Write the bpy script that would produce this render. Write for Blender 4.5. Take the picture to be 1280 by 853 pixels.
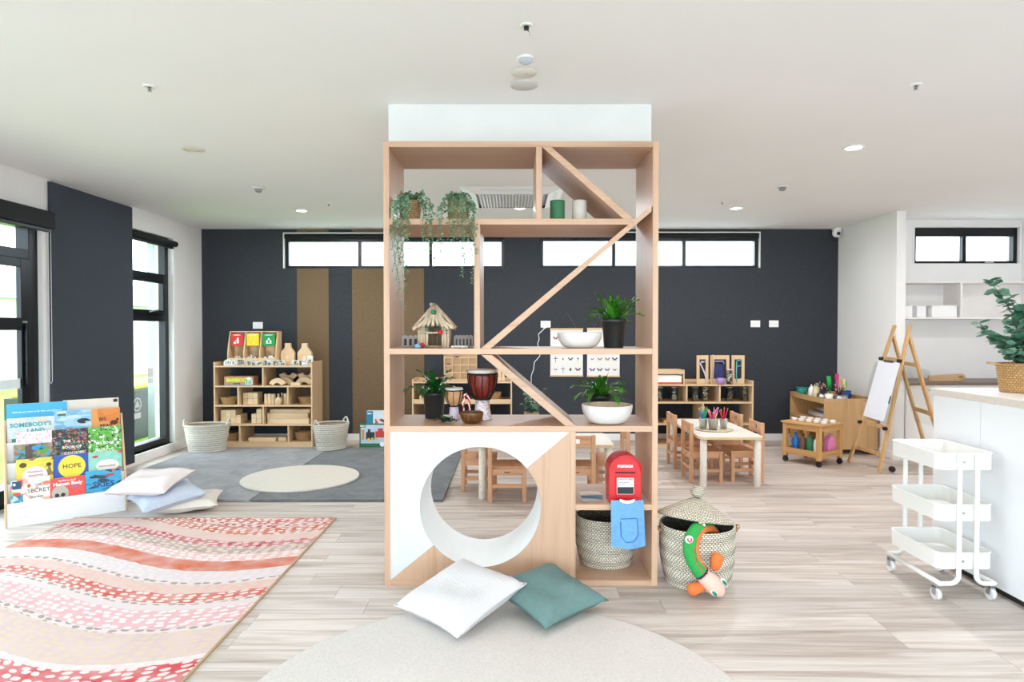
import bpy, math, random
from mathutils import Vector, Matrix

for _o in list(bpy.data.objects):
    bpy.data.objects.remove(_o, do_unlink=True)
SC = bpy.context.scene
COL = SC.collection
PI = math.pi
RND = random.Random(11)

# ------------------------------------------------------------------ camera
FPX, PITCH, CAMZ = 805.0, math.atan(13.5 / 805.0), 1.40
cam_d = bpy.data.cameras.new('camera')
cam_d.sensor_width = 36.0
cam_d.lens = FPX / 1280.0 * 36.0
cam_d.clip_start = 0.05
cam_d.clip_end = 300
cam = bpy.data.objects.new('camera', cam_d)
cam.location = (0, 0, CAMZ)
cam.rotation_euler = (PI / 2 - PITCH, 0, 0)
COL.objects.link(cam)
SC.camera = cam

# ------------------------------------------------------------------ sky, exposure
SC.view_settings.view_transform = 'Standard'
SC.view_settings.look = 'None'
SC.view_settings.exposure = 1.29
SC.view_settings.gamma = 1.0
SC.view_settings.use_curve_mapping = False
world = bpy.data.worlds.new('overcast_sky')
world.use_nodes = True
SC.world = world
_bg = world.node_tree.nodes['Background']
_bg.inputs['Color'].default_value = (0.885, 0.958, 1.10, 1)
_bg.inputs['Strength'].default_value = 3.4
SC.cycles.max_bounces = 10
SC.cycles.diffuse_bounces = 7
SC.cycles.transparent_max_bounces = 16
SC.cycles.sample_clamp_indirect = 8.0
SC.cycles.use_denoising = True

# room size (metres): camera at the origin, +Y into the room
XL, XR, YB, YF, CEIL = -3.93, 5.92, 8.17, -3.0, 2.68
XRW, YK = 4.13, 7.50          # right wall of the play room, back wall of the kitchen
XNIB = 6.93                   # where that right wall ends

def portal(name, loc, rot, sx, sy):
    d = bpy.data.lights.new(name, 'AREA')
    d.shape = 'RECTANGLE'; d.size = sx; d.size_y = sy
    d.cycles.is_portal = True
    o = bpy.data.objects.new(name, d)
    o.location = loc; o.rotation_euler = rot
    COL.objects.link(o)
# sky portals sit in the window openings and only guide the sampling of the sky
portal('portal_door', (XL - .12, 3.0, 1.16), (0, -PI / 2, 0), 2.3, 4.8)
portal('portal_window', (XL - .12, 6.93, 1.27), (0, -PI / 2, 0), 2.3, 1.05)
portal('portal_back', (-1.5, YB + .12, 2.42), (-PI / 2, 0, 0), 2.7, .42)
portal('portal_back', (1.75, YB + .12, 2.42), (-PI / 2, 0, 0), 2.7, .42)
portal('portal_kitchen', (5.3, YK + .12, 2.4), (-PI / 2, 0, 0), 1.25, .42)
portal('portal_front', (0.8, YF - .12, 1.25), (PI / 2, 0, 0), 8.6, 2.4)

# ------------------------------------------------------------------ pixel helpers
_f = Vector((0, math.cos(PITCH), -math.sin(PITCH)))
_u = Vector((0, math.sin(PITCH), math.cos(PITCH)))
def ray(px, py):
    return _f + Vector(((px - 640) / FPX, 0, 0)) + _u * ((426.5 - py) / FPX)
def at_y(px, py, Y):
    d = ray(px, py); return Vector((0, 0, CAMZ)) + d * (Y / d.y)
def at_z(px, py, Z):
    d = ray(px, py); return Vector((0, 0, CAMZ)) + d * ((Z - CAMZ) / d.z)
def at_x(px, py, X):
    d = ray(px, py); return Vector((0, 0, CAMZ)) + d * (X / d.x)

# ------------------------------------------------------------------ mesh builder
class MB:
    def __init__(s):
        s.v = []; s.f = []; s.sm = []; s.mi = []; s.m = 0
    def add(s, vs, fs, smooth=False, M=None):
        b = len(s.v)
        s.v += [tuple(M @ Vector(p)) if M else tuple(p) for p in vs]
        for f in fs:
            s.f.append([b + i for i in f]); s.sm.append(smooth); s.mi.append(s.m)
        return s
    def box(s, x0, x1, y0, y1, z0, z1, M=None):
        vs = [(x0, y0, z0), (x1, y0, z0), (x1, y1, z0), (x0, y1, z0), (x0, y0, z1), (x1, y0, z1), (x1, y1, z1), (x0, y1, z1)]
        return s.add(vs, [(3, 2, 1, 0), (4, 5, 6, 7), (0, 1, 5, 4), (1, 2, 6, 5), (2, 3, 7, 6), (3, 0, 4, 7)], M=M)
    def bar(s, p0, p1, w, h, up=(0, 0, 1)):
        p0 = Vector(p0); p1 = Vector(p1); d = (p1 - p0); L = d.length; d.normalize()
        up = Vector(up)
        if abs(d.dot(up)) > .99: up = Vector((0, 1, 0))
        x = d.cross(up).normalized(); z = x.cross(d)
        M = Matrix.Translation(p0) @ Matrix((x, d, z)).transposed().to_4x4()
        return s.box(-w / 2, w / 2, 0, L, -h / 2, h / 2, M=M)
    def tube(s, pts, r, n=8, closed=False, caps=True):
        pts = [Vector(p) for p in pts]; m = len(pts)
        rs = r if isinstance(r, (list, tuple)) else [r] * m
        vs = []; prev = None
        for i, p in enumerate(pts):
            if closed: t = pts[(i + 1) % m] - pts[i - 1]
            else: t = pts[min(i + 1, m - 1)] - pts[max(i - 1, 0)]
            if t.length < 1e-9: t = Vector((0, 0, 1))
            t.normalize()
            if prev is None:
                a = Vector((0, 0, 1)) if abs(t.z) < .9 else Vector((1, 0, 0))
                x = t.cross(a).normalized()
            else:
                x = (prev - t * prev.dot(t))
                x = x.normalized() if x.length > 1e-6 else t.orthogonal().normalized()
            prev = x; y = t.cross(x)
            for k in range(n):
                a = 2 * PI * k / n
                vs.append(p + (x * math.cos(a) + y * math.sin(a)) * rs[i])
        fs = []
        for i in range(m if closed else m - 1):
            j = (i + 1) % m
            for k in range(n):
                l = (k + 1) % n
                fs.append((i * n + k, i * n + l, j * n + l, j * n + k))
        s.add(vs, fs, True)
        if caps and not closed:
            b = len(s.v) - m * n
            s.f.append([b + k for k in range(n)][::-1]); s.sm.append(False); s.mi.append(s.m)
            s.f.append([b + (m - 1) * n + k for k in range(n)]); s.sm.append(False); s.mi.append(s.m)
        return s
    def cyl(s, p0, p1, r0, r1=None, n=16):
        return s.tube([p0, p1], [r0, r0 if r1 is None else r1], n)
    def lathe(s, prof, n=32, M=None, sx=1, sy=1, smooth=True, caps=True):
        m = len(prof); vs = []
        for r, z in prof:
            for k in range(n):
                a = 2 * PI * k / n
                vs.append((r * sx * math.cos(a), r * sy * math.sin(a), z))
        fs = []
        for i in range(m - 1):
            for k in range(n):
                l = (k + 1) % n
                fs.append((i * n + k, i * n + l, (i + 1) * n + l, (i + 1) * n + k))
        s.add(vs, fs, smooth, M)
        b = len(s.v) - m * n
        if caps and prof[0][0] > 1e-5:
            s.f.append([b + k for k in range(n)][::-1]); s.sm.append(False); s.mi.append(s.m)
        if caps and prof[-1][0] > 1e-5:
            s.f.append([b + (m - 1) * n + k for k in range(n)]); s.sm.append(False); s.mi.append(s.m)
        return s
    def ball(s, c, rx, ry=None, rz=None, n=14, m=9, M=None):
        ry = ry or rx; rz = rz or rx
        prof = [(max(1e-6, math.sin(PI * i / m)), -math.cos(PI * i / m)) for i in range(m + 1)]
        T = Matrix.Translation(c) @ Matrix.Diagonal((rx, ry, rz, 1))
        return s.lathe(prof, n, (M @ T) if M else T)
    def prism(s, poly, a0, a1, ax='y', M=None):
        n = len(poly)
        def P(p, a):
            return (p[0], a, p[1]) if ax == 'y' else ((a, p[0], p[1]) if ax == 'x' else (p[0], p[1], a))
        vs = [P(p, a0) for p in poly] + [P(p, a1) for p in poly]
        fs = [list(range(n)), list(range(2 * n - 1, n - 1, -1))]
        fs += [(i, i + n, (i + 1) % n + n, (i + 1) % n) for i in range(n)]
        return s.add(vs, fs, M=M)
    def grid(s, fn, nu, nv, smooth=True, M=None):
        vs = [fn(i / nu, j / nv) for j in range(nv + 1) for i in range(nu + 1)]
        w = nu + 1
        fs = [(j * w + i, j * w + i + 1, (j + 1) * w + i + 1, (j + 1) * w + i) for j in range(nv) for i in range(nu)]
        return s.add(vs, fs, smooth, M)
    def me(s, name, mats):
        me = bpy.data.meshes.new(name)
        me.from_pydata(s.v, [], s.f)
        for m in (mats if isinstance(mats, (list, tuple)) else [mats]):
            me.materials.append(m)
        me.polygons.foreach_set('use_smooth', s.sm)
        me.polygons.foreach_set('material_index', s.mi)
        me.update()
        import bmesh
        bm = bmesh.new(); bm.from_mesh(me)
        bmesh.ops.recalc_face_normals(bm, faces=bm.faces)
        bm.to_mesh(me); bm.free()
        return me

def B(*a, **k): return MB().box(*a, **k)

# ------------------------------------------------------------------ object helpers
def link(o, parent=None):
    COL.objects.link(o)
    if parent is not None: o.parent = parent
    return o
def tag(o, label=None, cat=None, group=None, kind=None):
    if label: o['label'] = label
    if cat: o['category'] = cat
    if group: o['group'] = group
    if kind: o['kind'] = kind
    return o
def root(name, label, cat, loc=(0, 0, 0), rz=0, group=None):
    o = bpy.data.objects.new(name, None)
    o.empty_display_size = .05
    o.location = loc; o.rotation_euler = (0, 0, rz)
    link(o)
    return tag(o, label, cat, group)
def part(name, mb, mats, parent=None, bevel=0, loc=(0, 0, 0), rot=(0, 0, 0), label=None, seg=2):
    me = mb.me(name, mats) if isinstance(mb, MB) else mb
    o = bpy.data.objects.new(name, me)
    o.location = loc; o.rotation_euler = rot
    link(o, parent)
    if bevel:
        b = o.modifiers.new('bevel', 'BEVEL'); b.width = bevel; b.segments = seg
        b.limit_method = 'ANGLE'; b.angle_limit = math.radians(40)
    if label: o['label'] = label
    return o
def thing(name, mb, mats, label, cat, loc=(0, 0, 0), rot=(0, 0, 0), group=None, bevel=0):
    o = part(name, mb, mats, None, bevel, loc, rot)
    return tag(o, label, cat, group)
def struct(name, mb, mats, loc=(0, 0, 0), bevel=0):
    o = part(name, mb, mats, None, bevel, loc)
    o['kind'] = 'structure'
    return o
def dup(src, loc=None, rz=None, label=None, group=None, parent=None):
    c = src.copy(); COL.objects.link(c)
    if parent is not None: c.parent = parent
    if loc is not None: c.location = loc
    if rz is not None: c.rotation_euler = (0, 0, rz)
    if label: c['label'] = label
    if group: c['group'] = group
    for ch in list(src.children):
        d = ch.copy(); COL.objects.link(d); d.parent = c
        for g in list(ch.children):
            e = g.copy(); COL.objects.link(e); e.parent = d
    return c
def text_mb(txt, size, depth=.0006, align='CENTER', bold=0.0, sx=1.0):
    """lettering as a thin mesh that stands in the XZ plane and faces -Y"""
    cu = bpy.data.curves.new('lettering', 'FONT')
    cu.body = txt; cu.size = size; cu.extrude = depth; cu.align_x = align; cu.offset = bold
    cu.resolution_u = 2
    ob = bpy.data.objects.new('lettering', cu); COL.objects.link(ob)
    bpy.context.view_layer.update()
    dg = bpy.context.evaluated_depsgraph_get()
    me = bpy.data.meshes.new_from_object(ob.evaluated_get(dg))
    mb = MB()
    mb.add([(p.co.x * sx, -p.co.z, p.co.y) for p in me.vertices], [list(f.vertices) for f in me.polygons])
    bpy.data.objects.remove(ob, do_unlink=True); bpy.data.curves.remove(cu); bpy.data.meshes.remove(me)
    return mb

# ------------------------------------------------------------------ materials
def lin(h):
    h = h.lstrip('#'); c = [int(h[i:i + 2], 16) / 255 for i in (0, 2, 4)]
    return tuple((x / 12.92 if x <= .04045 else ((x + .055) / 1.055) ** 2.4) for x in c) + (1,)
MATS = {}
def _new(name):
    m = bpy.data.materials.new(name); m.use_nodes = True
    nt = m.node_tree; b = nt.nodes['Principled BSDF']
    return m, nt, b
def N(nt, typ, **kw):
    n = nt.nodes.new(typ)
    for k, v in kw.items():
        if k in ('op', 'operation'): n.operation = v
        else: setattr(n, k, v)
    return n
def coords(nt, scale=(1, 1, 1), rnd=True):
    tc = N(nt, 'ShaderNodeTexCoord'); mp = N(nt, 'ShaderNodeMapping')
    mp.inputs['Scale'].default_value = scale
    nt.links.new(tc.outputs['Object'], mp.inputs['Vector'])
    if rnd:
        oi = N(nt, 'ShaderNodeObjectInfo'); mu = N(nt, 'ShaderNodeMath', operation='MULTIPLY'); mu.inputs[1].default_value = 37.0
        cb = N(nt, 'ShaderNodeCombineXYZ')
        nt.links.new(oi.outputs['Random'], mu.inputs[0])
        for i in range(3): nt.links.new(mu.outputs[0], cb.inputs[i])
        nt.links.new(cb.outputs[0], mp.inputs['Location'])
    return mp.outputs['Vector']
def ramp(nt, stops, constant=False):
    r = N(nt, 'ShaderNodeValToRGB')
    cr = r.color_ramp
    cr.interpolation = 'CONSTANT' if constant else 'LINEAR'
    while len(cr.elements) < len(stops): cr.elements.new(1.0)
    for e, (p, c) in zip(cr.elements, stops):
        e.position = p; e.color = lin(c) if isinstance(c, str) else c
    return r
def bump(nt, b, h, strength=.2, dist=.01):
    n = N(nt, 'ShaderNodeBump'); n.inputs['Strength'].default_value = strength; n.inputs['Distance'].default_value = dist
    nt.links.new(h, n.inputs['Height']); nt.links.new(n.outputs[0], b.inputs['Normal'])
def plain(col, rough=.55, metal=0, var=.06, vs=6, bmp=0, bs=200, spec=.5, name=None, coat=0):
    key = ('p', col, rough, metal, var, vs, bmp, bs, spec, coat)
    if key in MATS: return MATS[key]
    m, nt, b = _new(name or 'paint_' + col.strip('#'))
    c = lin(col)
    nz = N(nt, 'ShaderNodeTexNoise'); nz.inputs['Scale'].default_value = vs; nz.inputs['Detail'].default_value = 4
    v = coords(nt); nt.links.new(v, nz.inputs['Vector'])
    lo = tuple(x * (1 - var) for x in c[:3]) + (1,); hi = tuple(min(1, x * (1 + var)) for x in c[:3]) + (1,)
    r = ramp(nt, [(.3, lo), (.7, hi)])
    nt.links.new(nz.outputs['Fac'], r.inputs[0]); nt.links.new(r.outputs[0], b.inputs['Base Color'])
    b.inputs['Roughness'].default_value = rough; b.inputs['Metallic'].default_value = metal
    b.inputs['Specular IOR Level'].default_value = spec
    b.inputs['Coat Weight'].default_value = coat
    if bmp:
        n2 = N(nt, 'ShaderNodeTexNoise'); n2.inputs['Scale'].default_value = bs; n2.inputs['Detail'].default_value = 3
        nt.links.new(v, n2.inputs['Vector']); bump(nt, b, n2.outputs['Fac'], bmp, .004)
    MATS[key] = m
    return m
def wood(name, c1, c2, axis='x', rough=.5, along=1.2, across=26, tint=.10):
    key = ('w', name, axis)
    if key in MATS: return MATS[key]
    m, nt, b = _new(name + '_' + axis)
    sc = {'x': (along, across, across), 'y': (across, along, across), 'z': (across, across, along)}[axis]
    v = coords(nt, sc)
    nz = N(nt, 'ShaderNodeTexNoise'); nz.inputs['Scale'].default_value = 1.0; nz.inputs['Detail'].default_value = 7; nz.inputs['Roughness'].default_value = .62
    nz.inputs['Distortion'].default_value = .35
    nt.links.new(v, nz.inputs['Vector'])
    r = ramp(nt, [(.28, c2), (.5, c1), (.75, c1)])
    nt.links.new(nz.outputs['Fac'], r.inputs[0])
    oi = N(nt, 'ShaderNodeObjectInfo')
    mr = N(nt, 'ShaderNodeMapRange'); mr.inputs['To Min'].default_value = 1 - tint; mr.inputs['To Max'].default_value = 1.0
    nt.links.new(oi.outputs['Random'], mr.inputs['Value'])
    mx = N(nt, 'ShaderNodeMix', data_type='RGBA', blend_type='MULTIPLY'); mx.inputs['Factor'].default_value = 1
    nt.links.new(r.outputs[0], mx.inputs['A']); nt.links.new(mr.outputs[0], mx.inputs['B'])
    nt.links.new(mx.outputs['Result'], b.inputs['Base Color'])
    b.inputs['Roughness'].default_value = rough
    if name == 'oak':
        b.inputs['Coat Weight'].default_value = .5; b.inputs['Coat Roughness'].default_value = .5
    bump(nt, b, nz.outputs['Fac'], .06, .002)
    MATS[key] = m
    return m
def weave(name, c1, c2, gap, rows=110, cols=40, rough=.8, strength=.6):
    """wickerwork: bricks wrapped round the object's own Z axis"""
    if name in MATS: return MATS[name]
    m, nt, b = _new(name)
    tc = N(nt, 'ShaderNodeTexCoord'); sp = N(nt, 'ShaderNodeSeparateXYZ'); nt.links.new(tc.outputs['Object'], sp.inputs[0])
    at = N(nt, 'ShaderNodeMath', operation='ARCTAN2'); nt.links.new(sp.outputs['Y'], at.inputs[0]); nt.links.new(sp.outputs['X'], at.inputs[1])
    mu = N(nt, 'ShaderNodeMath', operation='MULTIPLY'); mu.inputs[1].default_value = cols / (2 * PI); nt.links.new(at.outputs[0], mu.inputs[0])
    mz = N(nt, 'ShaderNodeMath', operation='MULTIPLY'); mz.inputs[1].default_value = rows; nt.links.new(sp.outputs['Z'], mz.inputs[0])
    cb = N(nt, 'ShaderNodeCombineXYZ'); nt.links.new(mu.outputs[0], cb.inputs[0]); nt.links.new(mz.outputs[0], cb.inputs[1])
    br = N(nt, 'ShaderNodeTexBrick'); br.inputs['Scale'].default_value = 1.0
    br.inputs['Color1'].default_value = lin(c1); br.inputs['Color2'].default_value = lin(c2); br.inputs['Mortar'].default_value = lin(gap)
    br.inputs['Brick Width'].default_value = 1.0; br.inputs['Row Height'].default_value = 1.0; br.inputs['Mortar Size'].default_value = .13; br.inputs['Mortar Smooth'].default_value = .4
    nt.links.new(cb.outputs[0], br.inputs['Vector'])
    nt.links.new(br.outputs['Color'], b.inputs['Base Color'])
    b.inputs['Roughness'].default_value = rough
    iv = N(nt, 'ShaderNodeMath', operation='SUBTRACT'); iv.inputs[0].default_value = 1.0; nt.links.new(br.outputs['Fac'], iv.inputs[1])
    bump(nt, b, iv.outputs[0], strength, .006)
    MATS[name] = m
    return m
def cells(name, cols, scale=60, rough=.4, sc3=(1, 1, 1)):
    """flat printed artwork: patches of colour"""
    if name in MATS: return MATS[name]
    m, nt, b = _new(name)
    v = coords(nt, sc3)
    nz = N(nt, 'ShaderNodeTexNoise'); nz.inputs['Scale'].default_value = scale * .7
    nt.links.new(v, nz.inputs['Vector'])
    mixv = N(nt, 'ShaderNodeMix', data_type='VECTOR'); mixv.inputs['Factor'].default_value = .035
    nt.links.new(v, mixv.inputs['A']); nt.links.new(nz.outputs['Color'], mixv.inputs['B'])
    vo = N(nt, 'ShaderNodeTexVoronoi'); vo.inputs['Scale'].default_value = scale
    nt.links.new(mixv.outputs['Result'], vo.inputs['Vector'])
    sp = N(nt, 'ShaderNodeSeparateColor'); nt.links.new(vo.outputs['Color'], sp.inputs[0])
    r = ramp(nt, [(i / len(cols), c) for i, c in enumerate(cols)], True)
    nt.links.new(sp.outputs[0], r.inputs[0]); nt.links.new(r.outputs[0], b.inputs['Base Color'])
    b.inputs['Roughness'].default_value = rough
    MATS[name] = m
    return m
def glass(name='pane_glass', tint='#f4faf8', refl=.06):
    if name in MATS: return MATS[name]
    m, nt, b = _new(name)
    out = nt.nodes['Material Output']
    tr = N(nt, 'ShaderNodeBsdfTransparent'); tr.inputs[0].default_value = lin(tint)
    gl = N(nt, 'ShaderNodeBsdfGlossy'); gl.inputs['Roughness'].default_value = .02
    lw = N(nt, 'ShaderNodeLayerWeight')
    pw = N(nt, 'ShaderNodeMath', operation='POWER'); pw.inputs[1].default_value = 4.0
    ml = N(nt, 'ShaderNodeMath', operation='MULTIPLY_ADD'); ml.inputs[1].default_value = .5; ml.inputs[2].default_value = refl * .4
    mx = N(nt, 'ShaderNodeMixShader')
    nt.links.new(lw.outputs['Facing'], pw.inputs[0]); nt.links.new(pw.outputs[0], ml.inputs[0])
    nt.links.new(ml.outputs[0], mx.inputs[0]); nt.links.new(tr.outputs[0], mx.inputs[1]); nt.links.new(gl.outputs[0], mx.inputs[2])
    nt.links.new(mx.outputs[0], out.inputs['Surface'])
    MATS[name] = m
    return m
def emit(name, col, strength):
    if name in MATS: return MATS[name]
    m, nt, b = _new(name)
    b.inputs['Emission Color'].default_value = lin(col); b.inputs['Emission Strength'].default_value = strength
    b.inputs['Base Color'].default_value = lin(col)
    MATS[name] = m
    return m

WHITEWALL = plain('#ebe9e8', .75, var=.02, vs=2, bmp=.04, bs=120, name='wall_paint')
CEILP = plain('#ecebea', .85, var=.015, vs=1.2, bmp=.03, bs=90, name='ceiling_paint')
TRIM = plain('#f0efee', .45, var=.02, name='gloss_trim')
FELT = plain('#3e4146', .95, var=.22, vs=140, bmp=.5, bs=420, spec=.12, name='charcoal_felt')
FELTL = plain('#474c54', .95, var=.16, vs=140, bmp=.5, bs=420, spec=.12, name='slate_felt')
FELTB = plain('#75624c', .95, var=.2, vs=140, bmp=.5, bs=420, spec=.12, name='brown_felt')
ALU = plain('#14171b', .35, metal=.3, var=.1, name='black_aluminium')
BLACKP = plain('#17181a', .45, var=.1, name='black_plastic')
BLIND = plain('#16181b', .8, var=.1, vs=60, name='blind_fabric')
GLASS = glass()
OAKX = wood('oak', '#cfa88a', '#bc9272', 'x', .42, 1.0, 34)
OAKZ = wood('oak', '#cfa88a', '#bc9272', 'z', .42, 1.0, 34)
OAKY = wood('oak', '#cfa88a', '#bc9272', 'y', .42, 1.0, 34)
BIRCHX = wood('birch', '#dcbd96', '#cba67a', 'x', .45)
BIRCHZ = wood('birch', '#dcbd96', '#cba67a', 'z', .45)
BIRCHY = wood('birch', '#dcbd96', '#cba67a', 'y', .45)
BEECHX = wood('beech', '#d3a079', '#bf8860', 'x', .45)
BEECHZ = wood('beech', '#d3a079', '#bf8860', 'z', .45)
BEECHY = wood('beech', '#d3a079', '#bf8860', 'y', .45)
PINEX = wood('pine', '#d0a066', '#b5834b', 'x', .5)
PINEY = wood('pine', '#d0a066', '#b5834b', 'y', .5)
PINEZ = wood('pine', '#d0a066', '#b5834b', 'z', .5)
WHITE = plain('#eaebec', .45, var=.02, name='white_laminate')
STEEL = plain('#b9bcbf', .3, metal=.9, var=.08, name='galvanised_steel')
POTBLK = plain('#24282b', .38, var=.08, name='black_pot_plastic')

# ================================================================== THE SETTING
def floor_mat():
    m, nt, b = _new('plank_vinyl')
    v = coords(nt, (1.1, 16, 16))
    nz = N(nt, 'ShaderNodeTexNoise'); nz.inputs['Scale'].default_value = 1.0; nz.inputs['Detail'].default_value = 8; nz.inputs['Roughness'].default_value = .6; nz.inputs['Distortion'].default_value = .6
    nt.links.new(v, nz.inputs['Vector'])
    r = ramp(nt, [(.26, '#ab9a8e'), (.42, '#c9bbb1'), (.55, '#dcd2cb'), (.75, '#e6dfda')])
    nt.links.new(nz.outputs['Fac'], r.inputs[0])
    v2 = coords(nt, (3, 90, 90))
    n2 = N(nt, 'ShaderNodeTexNoise'); n2.inputs['Scale'].default_value = 1.0; n2.inputs['Detail'].default_value = 5
    nt.links.new(v2, n2.inputs['Vector'])
    r2 = ramp(nt, [(.3, (.80, .78, .76, 1)), (.6, (1, 1, 1, 1))]); nt.links.new(n2.outputs['Fac'], r2.inputs[0])
    mx = N(nt, 'ShaderNodeMix', data_type='RGBA', blend_type='MULTIPLY'); mx.inputs['Factor'].default_value = .8
    nt.links.new(r.outputs[0], mx.inputs['A']); nt.links.new(r2.outputs[0], mx.inputs['B'])
    oi = N(nt, 'ShaderNodeObjectInfo'); mr = N(nt, 'ShaderNodeMapRange'); mr.inputs['To Min'].default_value = .84; mr.inputs['To Max'].default_value = 1.03
    nt.links.new(oi.outputs['Random'], mr.inputs['Value'])
    m2 = N(nt, 'ShaderNodeMix', data_type='RGBA', blend_type='MULTIPLY'); m2.inputs['Factor'].default_value = 1
    nt.links.new(mx.outputs['Result'], m2.inputs['A']); nt.links.new(mr.outputs[0], m2.inputs['B'])
    nt.links.new(m2.outputs['Result'], b.inputs['Base Color'])
    b.inputs['Roughness'].default_value = .42
    bump(nt, b, n2.outputs['Fac'], .05, .001)
    return m
PLANK = floor_mat()
floor = struct('floor', B(XL, XR, YF, YB, -.12, -.006), plain('#8d7c6e', .7, name='floor_slab'))
PW, PL, GAP = .179, 1.5, .0009
y = YB
extra = MB()
rr = random.Random(5)
while y > YF + .01:
    y0 = max(YF, y - PW)
    xend = XRW if y0 > YK else XR
    x = XL - rr.random() * PL
    while x < xend - .01:
        a, c = max(XL, x), min(xend, x + PL)
        if c - a > .02:
            if y > 1.75:
                part('plank', B(GAP, c - a - GAP, GAP, y - y0 - GAP, -.006, 0), PLANK, floor, loc=(a, y0, 0))
            else:
                extra.box(a + GAP, c - GAP, y0 + GAP, y - GAP, -.006, 0)
        x += PL
    y -= PW
_e = part('plank_field', extra, PLANK, floor); _e['kind'] = 'stuff'
struct('ceiling', B(XL - .2, XR + .2, YF - .2, YB + .2, CEIL, CEIL + .12), CEILP)

def wall_y(mb, x0, x1, y0, y1, z0, z1, holes):
    """wall facing along Y, with rectangular openings (x0,x1,z0,z1)"""
    x = x0
    for (a, b_, c, d) in sorted(holes):
        mb.box(x, a, y0, y1, z0, z1); mb.box(a, b_, y0, y1, d, z1)
        if c > z0 + .001: mb.box(a, b_, y0, y1, z0, c)
        x = b_
    mb.box(x, x1, y0, y1, z0, z1)
    return mb
def wall_x(mb, y0, y1, x0, x1, z0, z1, holes):
    y = y0
    for (a, b_, c, d) in sorted(holes):
        mb.box(x0, x1, y, a, z0, z1); mb.box(x0, x1, a, b_, d, z1)
        if c > z0 + .001: mb.box(x0, x1, a, b_, z0, c)
        y = b_
    mb.box(x0, x1, y, y1, z0, z1)
    return mb

def px_rect(x0, y0, x1, y1, Y):
    a = at_y(x0, y0, Y); b_ = at_y(x1, y1, Y)
    return (a.x, b_.x, b_.z, a.z)
W1 = px_rect(354, 291, 631, 335.5, YB)
W2 = px_rect(675, 290, 950, 335, YB)
W3 = px_rect(1141.5, 283, 1275, 329.5, YK)
wall_back = struct('wall_back', wall_y(MB(), XL, XRW, YB, YB + .2, 0, CEIL, [W1, W2]), FELT)
for a, b_ in ((371, 410.5), (440, 530)):
    p, q = at_y(a, 300, YB), at_y(b_, 300, YB)
    part('acoustic_panel', B(p.x, q.x, YB - .006, YB, .08, W1[2] - .004), FELTB, wall_back, label='brown felt wall strip')
    part('acoustic_panel', B(p.x, q.x, YB - .006, YB, W1[3] + .004, CEIL - .002), FELTB, wall_back, label='brown felt strip above the window')
struct('baseboard_back', B(XL + .015, XRW, YB - .014, YB, 0, .085), TRIM, bevel=.003)

def band_window(name, W, Y, npane, blind=True, sides='lr'):
    """long clerestory window: lining, frame, mullions, one pane per light"""
    r = root(name, None, None, ((W[0] + W[1]) / 2, Y, W[2])); r['kind'] = 'structure'
    w, h = W[1] - W[0], W[3] - W[2]
    L, ft, fb = .045, .10, .035
    x0, x1 = -w / 2, w / 2
    if 'l' in sides: part('lining', MB().box(x0, x0 + .012, -.012, .19, 0, h), TRIM, r)
    if 'r' in sides: part('lining', MB().box(x1 - .012, x1, -.012, .19, 0, h), TRIM, r)
    part('lining', MB().box(x0 + .012, x1 - .012, -.012, .19, h - .012, h), TRIM, r)
    fx0, fx1 = x0 + (.012 if 'l' in sides else 0), x1 - (.012 if 'r' in sides else 0)
    part('frame', MB().box(fx0, fx0 + L, .03, .10, 0, h - .012), ALU, r, .003)
    part('frame', MB().box(fx1 - L, fx1, .03, .10, 0, h - .012), ALU, r, .003)
    part('frame', MB().box(fx0 + L, fx1 - L, .03, .10, .0, fb), ALU, r, .003)
    part('frame', MB().box(fx0 + L, fx1 - L, .03, .10, h - .012 - ft, h - .012), ALU, r, .003)
    if blind:
        part('roller_blind', MB().tube([(fx0 + .01, .005, h - .05), (fx1 - .01, .005, h - .05)], .03, 12), BLIND, r)
    pw = (fx1 - fx0 - 2 * L) / npane
    for i in range(npane):
        a = fx0 + L + i * pw
        if i: part('mullion', MB().box(a - .022, a + .022, .035, .095, fb, h - .012 - ft), ALU, r, .002)
        part('pane', MB().box(a + (.022 if i else 0), a + pw - (.022 if i < npane - 1 else 0), .062, .068, fb, h - .012 - ft), GLASS, r)
        if i == 1:
            part('catch', MB().box(a + pw / 2 - .05, a + pw / 2 + .05, .018, .03, .008, .022), STEEL, r)
    return r
band_window('window_1', W1, YB, 3, True, 'l')
band_window('window_2', W2, YB, 3, True, 'r')
band_window('window_3', W3, YK, 2, False)

# left wall: glazed sliding door and a tall window
D1 = (0.6, 5.40, 0.0, 2.32)
V1 = (6.42, 7.48, .10, 2.46)
wall_left = struct('wall_left', wall_x(MB(), YF, YB + .2, XL - .2, XL, 0, CEIL, [D1, V1]), WHITEWALL)
struct('baseboard_left', MB().box(XL, XL + .014, V1[1] + .06, YB - .014, 0, .085), TRIM, bevel=.003)
struct('baseboard_right', MB().box(XRW - .014, XRW, XNIB, YB - .014, 0, .085), TRIM, bevel=.003)
panel = root('wall_pinboard', 'tall slate grey felt pinboard on the wall between glazed door and window', 'pinboard', (XL, 6.05, .03))
part('board', B(.002, .032, -.585, .585, 0, 2.63), FELTL, panel, .003)

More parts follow.
